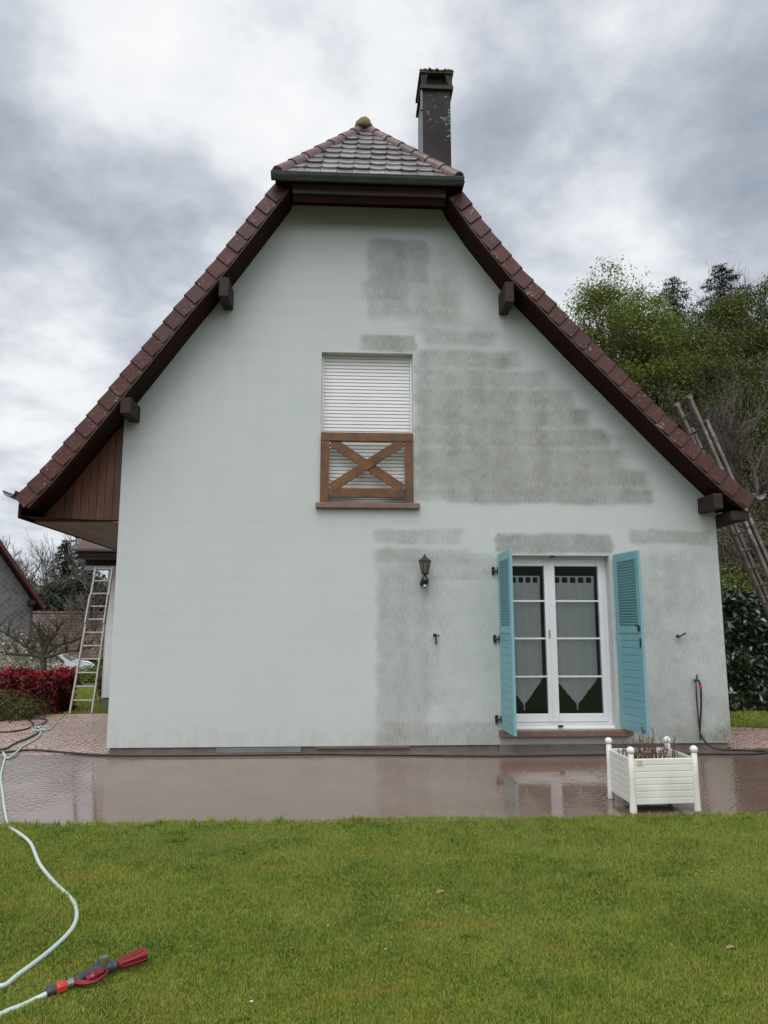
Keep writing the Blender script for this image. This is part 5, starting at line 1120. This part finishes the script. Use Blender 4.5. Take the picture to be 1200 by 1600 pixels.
def barn():
    y = 48.0; p0, p1 = onY(58, 958, y+5), onY(172, 958, y+5); e0, e1 = onY(100, 1030, y), onY(172, 1030, y); gz = gh(p0.x, y)
    t = thing('tiled_barn', (p0.x+3, y, gz), 'low outbuilding with a worn brown pantile roof behind the white car', 'barn')
    xl = onY(44, 958, y+5).x; xr = onY(175, 958, y+5).x+2.0; ze, zr = e0.z, p0.z
    m_, tt, bb = newmat('pantile_rows'); v = coords(tt); sp = N(tt, 'ShaderNodeSeparateXYZ'); L(tt, v, sp.inputs[0])
    rows = math_(tt, 'FRACT', math_(tt, 'MULTIPLY', sp.outputs[2], 4.2)); cols = math_(tt, 'SINE', math_(tt, 'MULTIPLY', sp.outputs[0], 24.0))
    cmb = N(tt, 'ShaderNodeCombineXYZ'); L(tt, math_(tt, 'FLOOR', math_(tt, 'MULTIPLY', sp.outputs[2], 4.2)), cmb.inputs[0]); L(tt, math_(tt, 'FLOOR', math_(tt, 'MULTIPLY', sp.outputs[0], 3.82)), cmb.inputs[1]); wn = N(tt, 'ShaderNodeTexWhiteNoise'); L(tt, cmb.outputs[0], wn.inputs[0])
    cc = mixc(tt, wn.outputs[0], (.075, .046, .040), (.15, .098, .082)); L(tt, mixc(tt, ramp(tt, rows, [(.0, (1,)*3), (.30, (0,)*3)]), cc, (.018, .013, .012)), bb.inputs['Base Color']); bb.inputs['Roughness'].default_value = .75
    setbump(tt, bb, math_(tt, 'ADD', math_(tt, 'MULTIPLY', cols, .5), rows), .8, .1)
    b = MB(); b.add([(xl, y, ze), (xr, y, ze), (xr, y+5, zr), (xl, y+5, zr), (xl, y+10, ze), (xr, y+10, ze)], [(0, 1, 2, 3), (3, 2, 5, 4)]); b.build('roof', m_, t)
    b = MB()
    for k in range(int((xr-xl)/.263)): xx = xl+k*.263; b.tube([(xx, y+5, zr+.03), (xx+.28, y+5, zr+.03)], [.13, .10], 8)
    b.build('ridge_tiles', M['farroof'], t)
    b = MB(); b.prism([(xl+.4, gz-1), (xr-.3, gz-1), (xr-.3, ze+.2), (xl+.4, ze+.2)], y+.5, y+9.5); b.add([(xl+.35, y+.5, ze+.1), (xl+.35, y+5, zr-.1), (xl+.35, y+9.5, ze+.1), (xl+.35, y+9.5, gz-1), (xl+.35, y+.5, gz-1)], [(0, 1, 2, 3, 4)]); b.build('wall', M['farwall'], t)
    b = MB(); b.bar((xl-.05, y, ze-.05), (xl-.05, y+5, zr-.05), .08, .28); b.build('barge_board', M['palezinc'], t)
barn()
def shed():
    y = 44.6; a, c_, d = onY(53, 966, y), onY(86, 1001, y), onY(53, 1003, y); gz = gh(a.x, y)
    t = thing('timber_shed', (a.x, y, gz), 'brown timber lean-to with a white sloping edge beside the slate gable', 'shed')
    sl_ = (a.z-c_.z)/(c_.x-a.x)
    b = MB(); b.prism([(a.x-3, gz-1), (c_.x-.25, gz-1), (c_.x-.25, c_.z-.05), (a.x-3, a.z+sl_*3-.15)], y, y+.3); b.build('wall', M['farwall'], t)
    b = MB(); b.bar((a.x-3, y-.06, a.z+sl_*3), (c_.x, y-.06, c_.z), .10, .26); b.build('barge_board', M['palezinc'], t)
shed()
def car():
    y = 40.0; gz = gh(-20, y)+.06; xr = onY(144, 1040, y).x; Lc = 4.1; x0 = xr-Lc; W_ = 1.7
    t = thing('parked_car', (x0+Lc/2, y, gz), 'small white parked car on the road behind the red hedge', 'car')
    # outline seen from the side, front at right
    prof = [(0, .30), (.02, .62), (.10, .92), (.30, 1.32), (.62, 1.45), (1.6, 1.49), (2.25, 1.42), (2.95, 1.02), (3.55, .90), (3.95, .74), (4.08, .55), (4.10, .28)]
    b = MB(); n = len(prof); secs = [(-1, .16, .86), (-.86, .05, .97), (0, 0, 1.0), (.86, .05, .97), (1, .16, .86)]; V = []
    for s, ins, hs in secs:
        for px, pz in prof:
            tum = .20*max(0, (pz-.92)/.55); yy = s*(W_/2)*(1-(tum if abs(s) > .5 else 0)); V.append((x0+Lc/2+(px-Lc/2)*(1-ins*.10), y+yy, gz+(pz if pz < .9 else .9+(pz-.9)*(1-(1-hs)*.6))))
    F = [(i*n+j, i*n+j+1, (i+1)*n+j+1, (i+1)*n+j) for i in range(4) for j in range(n-1)]
    # sides with arches
    F += [tuple(range(n)), tuple(range(5*n-1, 4*n-1, -1))] + [(i*n, (i+1)*n, (i+1)*n+n-1, i*n+n-1) for i in range(4)]
    b.add(V, F); b.build('body', M['paint'], t, smooth=2, bevel=.04)
    for poly in ([(.50, .98), (.62, 1.34), (1.25, 1.38), (1.25, .98)], [(1.32, .98), (1.32, 1.38), (1.62, 1.39), (2.18, 1.33), (2.62, 1.02)]):
        b = MB(); V = []
        for px, pz in poly: V.append((x0+px, y-W_/2*(1-.20*max(0, (pz-.92)/.55))-.012, gz+pz))
        b.add(V, [tuple(range(len(V)))]); b.build('window', M['carglass'], t)
    b = MB(); b.add([(x0+2.34, y-.62, gz+1.40), (x0+2.34, y+.62, gz+1.40), (x0+2.93, y+.68, gz+1.06), (x0+2.93, y-.68, gz+1.06)], [(0, 1, 2, 3)]); b.build('windscreen', M['carglass'], t)
    for wx in (.78, 3.38):
        for s in (-1, 1):
            b = MB(); b.lathe((x0+wx, y+s*(W_/2-.18), gz+.31), [(.2, -.10), (.30, -.10), (.315, -.07), (.315, .07), (.30, .10), (.2, .10)], 24, (0, 1, 0)); w_ = b.build('wheel', M['tyre'], t, smooth=2)
            b = MB(); b.lathe((x0+wx, y+s*(W_/2-.18)+s*.09, gz+.31), [(.05, s*.03), (.20, s*.015), (.205, -s*.04)], 20, (0, 1, 0)); b.build('rim', M['rim'], w_)
            if s < 0: b = MB(); b.tube([(x0+wx+.37*math.cos(a), y-W_/2-.005, gz+.31+.37*math.sin(a)) for a in np.linspace(-.1, 3.24, 16)], .035, 6); b.build('wheel_arch', M['grey'], t)
    b = MB(); b.box(x0+3.93, x0+4.04, y-.72, y-.42, gz+.58, gz+.72); b.build('headlight', M['chrome'], t, bevel=.02)
    b = MB(); b.box(x0+.03, x0+.10, y-.76, y-.58, gz+.7, gz+.95); b.build('tail_light', M['redb'], t)
    b = MB(); b.box(x0+2.45, x0+2.6, y-W_/2-.14, y-W_/2+.0, gz+.95, gz+1.07); b.build('mirror', M['grey'], t, bevel=.02)
car()

# ------------------------------------------------------------ trees: far left
def at_px(px, y): return onY(px, 980, y).x
LT = 'trees on the far side of the road'
bare_crown('bare_tree', at_px(22, 95), 95, 12.5, 7.5, 'rounded bare grey tree left of the dark spruce beyond the slate gable', seed=11, depth=5, group=LT, thick=.22, z=gh(at_px(22, 95), 95)+1.2, tw=.035)
bare_crown('bare_tree', at_px(58, 92), 92, 13.0, 8, 'broad bare grove tree directly left of the dark spruce', seed=12, depth=5, group=LT, thick=.22, z=gh(at_px(55, 92), 92)+.6, tw=.035)
bare_crown('bare_tree', at_px(0, 100), 100, 12.5, 8, 'bare grey tree cut by the left edge of the photo above the slate gable', seed=13, depth=5, group=LT, thick=.22, z=gh(at_px(0, 100), 100)+1.0, tw=.035)
conifer('spruce_tree', at_px(95, 80), 80, 13.6, 7.0, 'dark pointed spruce beyond the barn roof left of the wing gutter', n=11000, size=.36, base_f=.04)
conifer('spruce_tree', at_px(128, 78), 78, 16.5, 7.4, 'second dark spruce half hidden behind the wing gutter', n=9000, size=.36, base_f=.04)
bare_crown('bare_tree', at_px(88, 60), 60, 13.6, 9, 'tall fine bare tree whose twigs reach up to the boxed eave', seed=21, depth=5, group=LT, thick=.16, tw=.016)
bare_crown('bare_tree', at_px(135, 52), 52, 8.5, 7, 'bare tree with pale twigs behind the top of the ladder', seed=22, depth=5, group=LT, thick=.14, tw=.02)
tree('evergreen_tree', at_px(104, 64), 64, 8.4, 9.4, 'rounded dark evergreen directly above the barn roof ridge', 'dark', n=10000, clumps=60, size=.34, base_f=.02, group=LT)
tree('evergreen_tree', at_px(140, 62), 62, 8.2, 9.0, 'dark rounded evergreen behind the ladder rungs', 'dark', n=9000, clumps=60, size=.34, base_f=.02, group=LT)
tree('leafing_tree', at_px(95, 70), 70, 8.6, 7, 'yellow green leafing tree above the dark evergreens at far left', 'olive', n=4200, clumps=50, size=.24, base_f=.1, group=LT)
tree('leafing_tree', at_px(45, 72), 72, 8.2, 8, 'olive green tree behind the slate gable roof edge', 'olive', n=5000, clumps=50, size=.24, base_f=.05, group=LT)
# ------------------------------------------------------------ woodland on the right slope
RT = 'trees of the woodland on the slope'
def topz(px, py, y): return onY(px, py, y).z
def T(px, py, y, W_, label, leaf, **k):
    if leaf == 'dark': p = onY(px, py, y); return conifer(k['name'], p.x, y, p.z-gh(p.x, y), W_, label, n=k['n'], size=k['size'], group=RT, base_f=k['base_f'])
    x = at_px(px, y); p = onY(px, py, y); x = p.x; H = p.z-gh(x, y)
    return tree(k.pop('name', 'leafy_tree'), x, y, H/.97, W_, label, leaf, group=RT, **k)
T(955, 428, 30, 7.8, 'tall fresh green tree with visible forked stems just right of the roof verge', 'fresh', n=45900, clumps=247, size=0.153, trunk_r=.20, base_f=.22, cr=.075, fine=3)
T(908, 478, 29, 4.8, 'yellow green young tree lowest on the left beside the roof verge', 'fresh', n=15912, clumps=104, size=0.146, base_f=.2, trunk_r=.12)
T(1003, 455, 31, 6.0, 'fresh green tree second from the left above the ladder', 'fresh', n=26010, clumps=156, size=0.161, base_f=.2, trunk_r=.16)
T(1050, 432, 42, 9.0, 'dark topped conifer behind the fresh green trees', 'dark', name='conifer_tree', n=24000, clumps=110, size=.20, shape='cone', base_f=.25)
T(1068, 500, 33, 7.5, 'mid green bushy tree in the middle of the woodland', 'mid', n=39780, clumps=169, size=0.177, base_f=.15)
T(1126, 412, 44, 10.0, 'tall dark spruce that tops the woodland on the right', 'dark', name='spruce_tree', n=32000, clumps=150, size=.21, shape='cone', base_f=.15)
T(1135, 470, 36, 6.9, 'mid green tree standing in front of the tall spruce', 'mid', n=27540, clumps=143, size=0.194, base_f=.15)
T(1185, 440, 38, 7.5, 'sparse mid green tree cut by the right edge of the photo', 'mid', n=21420, clumps=143, size=0.194, base_f=.2)
T(1105, 560, 27, 6.9, 'mid green tree above the ladder top', 'mid', n=33660, clumps=156, size=0.161, base_f=.1)
T(1020, 580, 27, 6.4, 'mid green understorey tree behind the verge left of the ladder', 'mid', n=30600, clumps=143, size=0.161, base_f=.05)
T(1190, 560, 29, 6.9, 'olive twiggy tree at the right edge below the sparse tree', 'olive', n=21420, clumps=143, size=0.177, base_f=.1)
for i, (px, py, y, W_, s, lb) in enumerate([(1090, 415, 43, 5, 31, 'bare pale tree just left of the tall spruce'), (1165, 418, 42, 6, 32, 'bare pale tree just right of the tall spruce'), (1150, 590, 19, 4.6, 33, 'bare brown thicket tree right of the ladder top'), (1198, 600, 17, 4.6, 34, 'bare brown tree at the right edge beside the ladder'), (1120, 640, 22, 4.4, 35, 'bare twiggy tree behind the ladder rails'), (1185, 690, 14, 3.6, 36, 'low bare branching tree above the laurel hedge')]):
    p = onY(px, py, y); H = p.z-gh(p.x, y); bare_crown('bare_tree', p.x, y, H*1.05, W_*(1.2 if H > 9 else 1), lb, bark='palebark' if i in (0, 1) else 'bark', seed=s, depth=5, group=RT, thick=.10 if i > 1 else .16, tw=.008 if i > 1 else .016, kids=3)
def T2(px, y, W_, H, n, label, leaf, size): x = at_px(px, y); return bush('woodland_shrub', x, y, gh(x, y), W_, H, n, label, leaf, size, group='shrubs under the woodland trees')
T2(1150, 11.5, 4.0, 2.7, 11000, 'yellow green shrub between the wall corner and the ladder', 'fresh', .085)
T2(1190, 14, 4.4, 3.4, 11000, 'olive green shrub right of the ladder above the laurel hedge', 'olive', .09)
T2(1120, 17, 4.5, 4.2, 9000, 'olive twiggy shrub behind the wall corner below the eave', 'olive', .11)
T2(1200, 21, 5.5, 6.5, 9000, 'brown olive thicket shrub at the right edge behind the bare trees', 'olive', .14)
T2(1110, 24, 5.5, 7.0, 9000, 'dull green shrub behind the ladder top', 'mid', .15)
T2(1160, 26, 6, 8.0, 10000, 'dull olive shrub in the hollow right of the ladder', 'olive', .16)
# the wood as a mass behind the trees one can tell apart
def woodland():
    n = 52000; x = rng.uniform(11, 46, n); y = rng.uniform(30, 62, n); k = rng.random(n); cxs = rng.uniform(11, 46, 150); cys = rng.uniform(32, 60, 150); ch = rng.uniform(2.5, 8.5, 150); i = rng.integers(0, 150, n)
    x = cxs[i]+rng.normal(0, 1.25, n); y = cys[i]+rng.normal(0, 1.25, n); z = ground_h(x, y) + ch[i]*rng.beta(1.6, 1.3, n)*1.0
    V, F = leaf_cards(np.stack([x, y, z], 1), None, .34, .6); o = fast('woodland', V, F, LM['mid']); tag(o, 'dense green undergrowth and distant crowns covering the wooded slope', 'woodland', kind='stuff')
    b = MB(); r_ = random.Random(9)
    for _ in range(260):
        xx, yy = r_.uniform(11, 44), r_.uniform(30, 58); g = gh(xx, yy); h = r_.uniform(5, 10); b.tube([(xx, yy, g-.2), (xx+r_.gauss(0, .3), yy, g+h*.5), (xx+r_.gauss(0, .6), yy, g+h)], [.11, .08, .02], 5, caps=False)
    tag(b.build('woodland', M['palebark']), 'many thin pale stems standing deep in the wooded slope', 'woodland', kind='stuff')
woodland()

def left_wood():
    n = 46000; k = rng.integers(0, 120, n); cx = np.array([at_px(px, yy) for px, yy in zip(rng.uniform(-40, 230, 120), rng.uniform(95, 150, 120))]); cy = rng.uniform(95, 150, 120)
    cx = cx*(cy+9.9)/(cy+9.9); x = cx[k]+rng.normal(0, 2.2, n); y = cy[k]+rng.normal(0, 2, n); z = ground_h(x, y)+rng.uniform(3, 8, 120)[k]*rng.beta(1.5, 1.5, n)
    V, F = leaf_cards(np.stack([x, y, z], 1), None, .45, .4); tag(fast('woodland', V, F, LM['olive']), 'brownish far wood on the rise beyond the road at far left', 'woodland', kind='stuff')
left_wood()
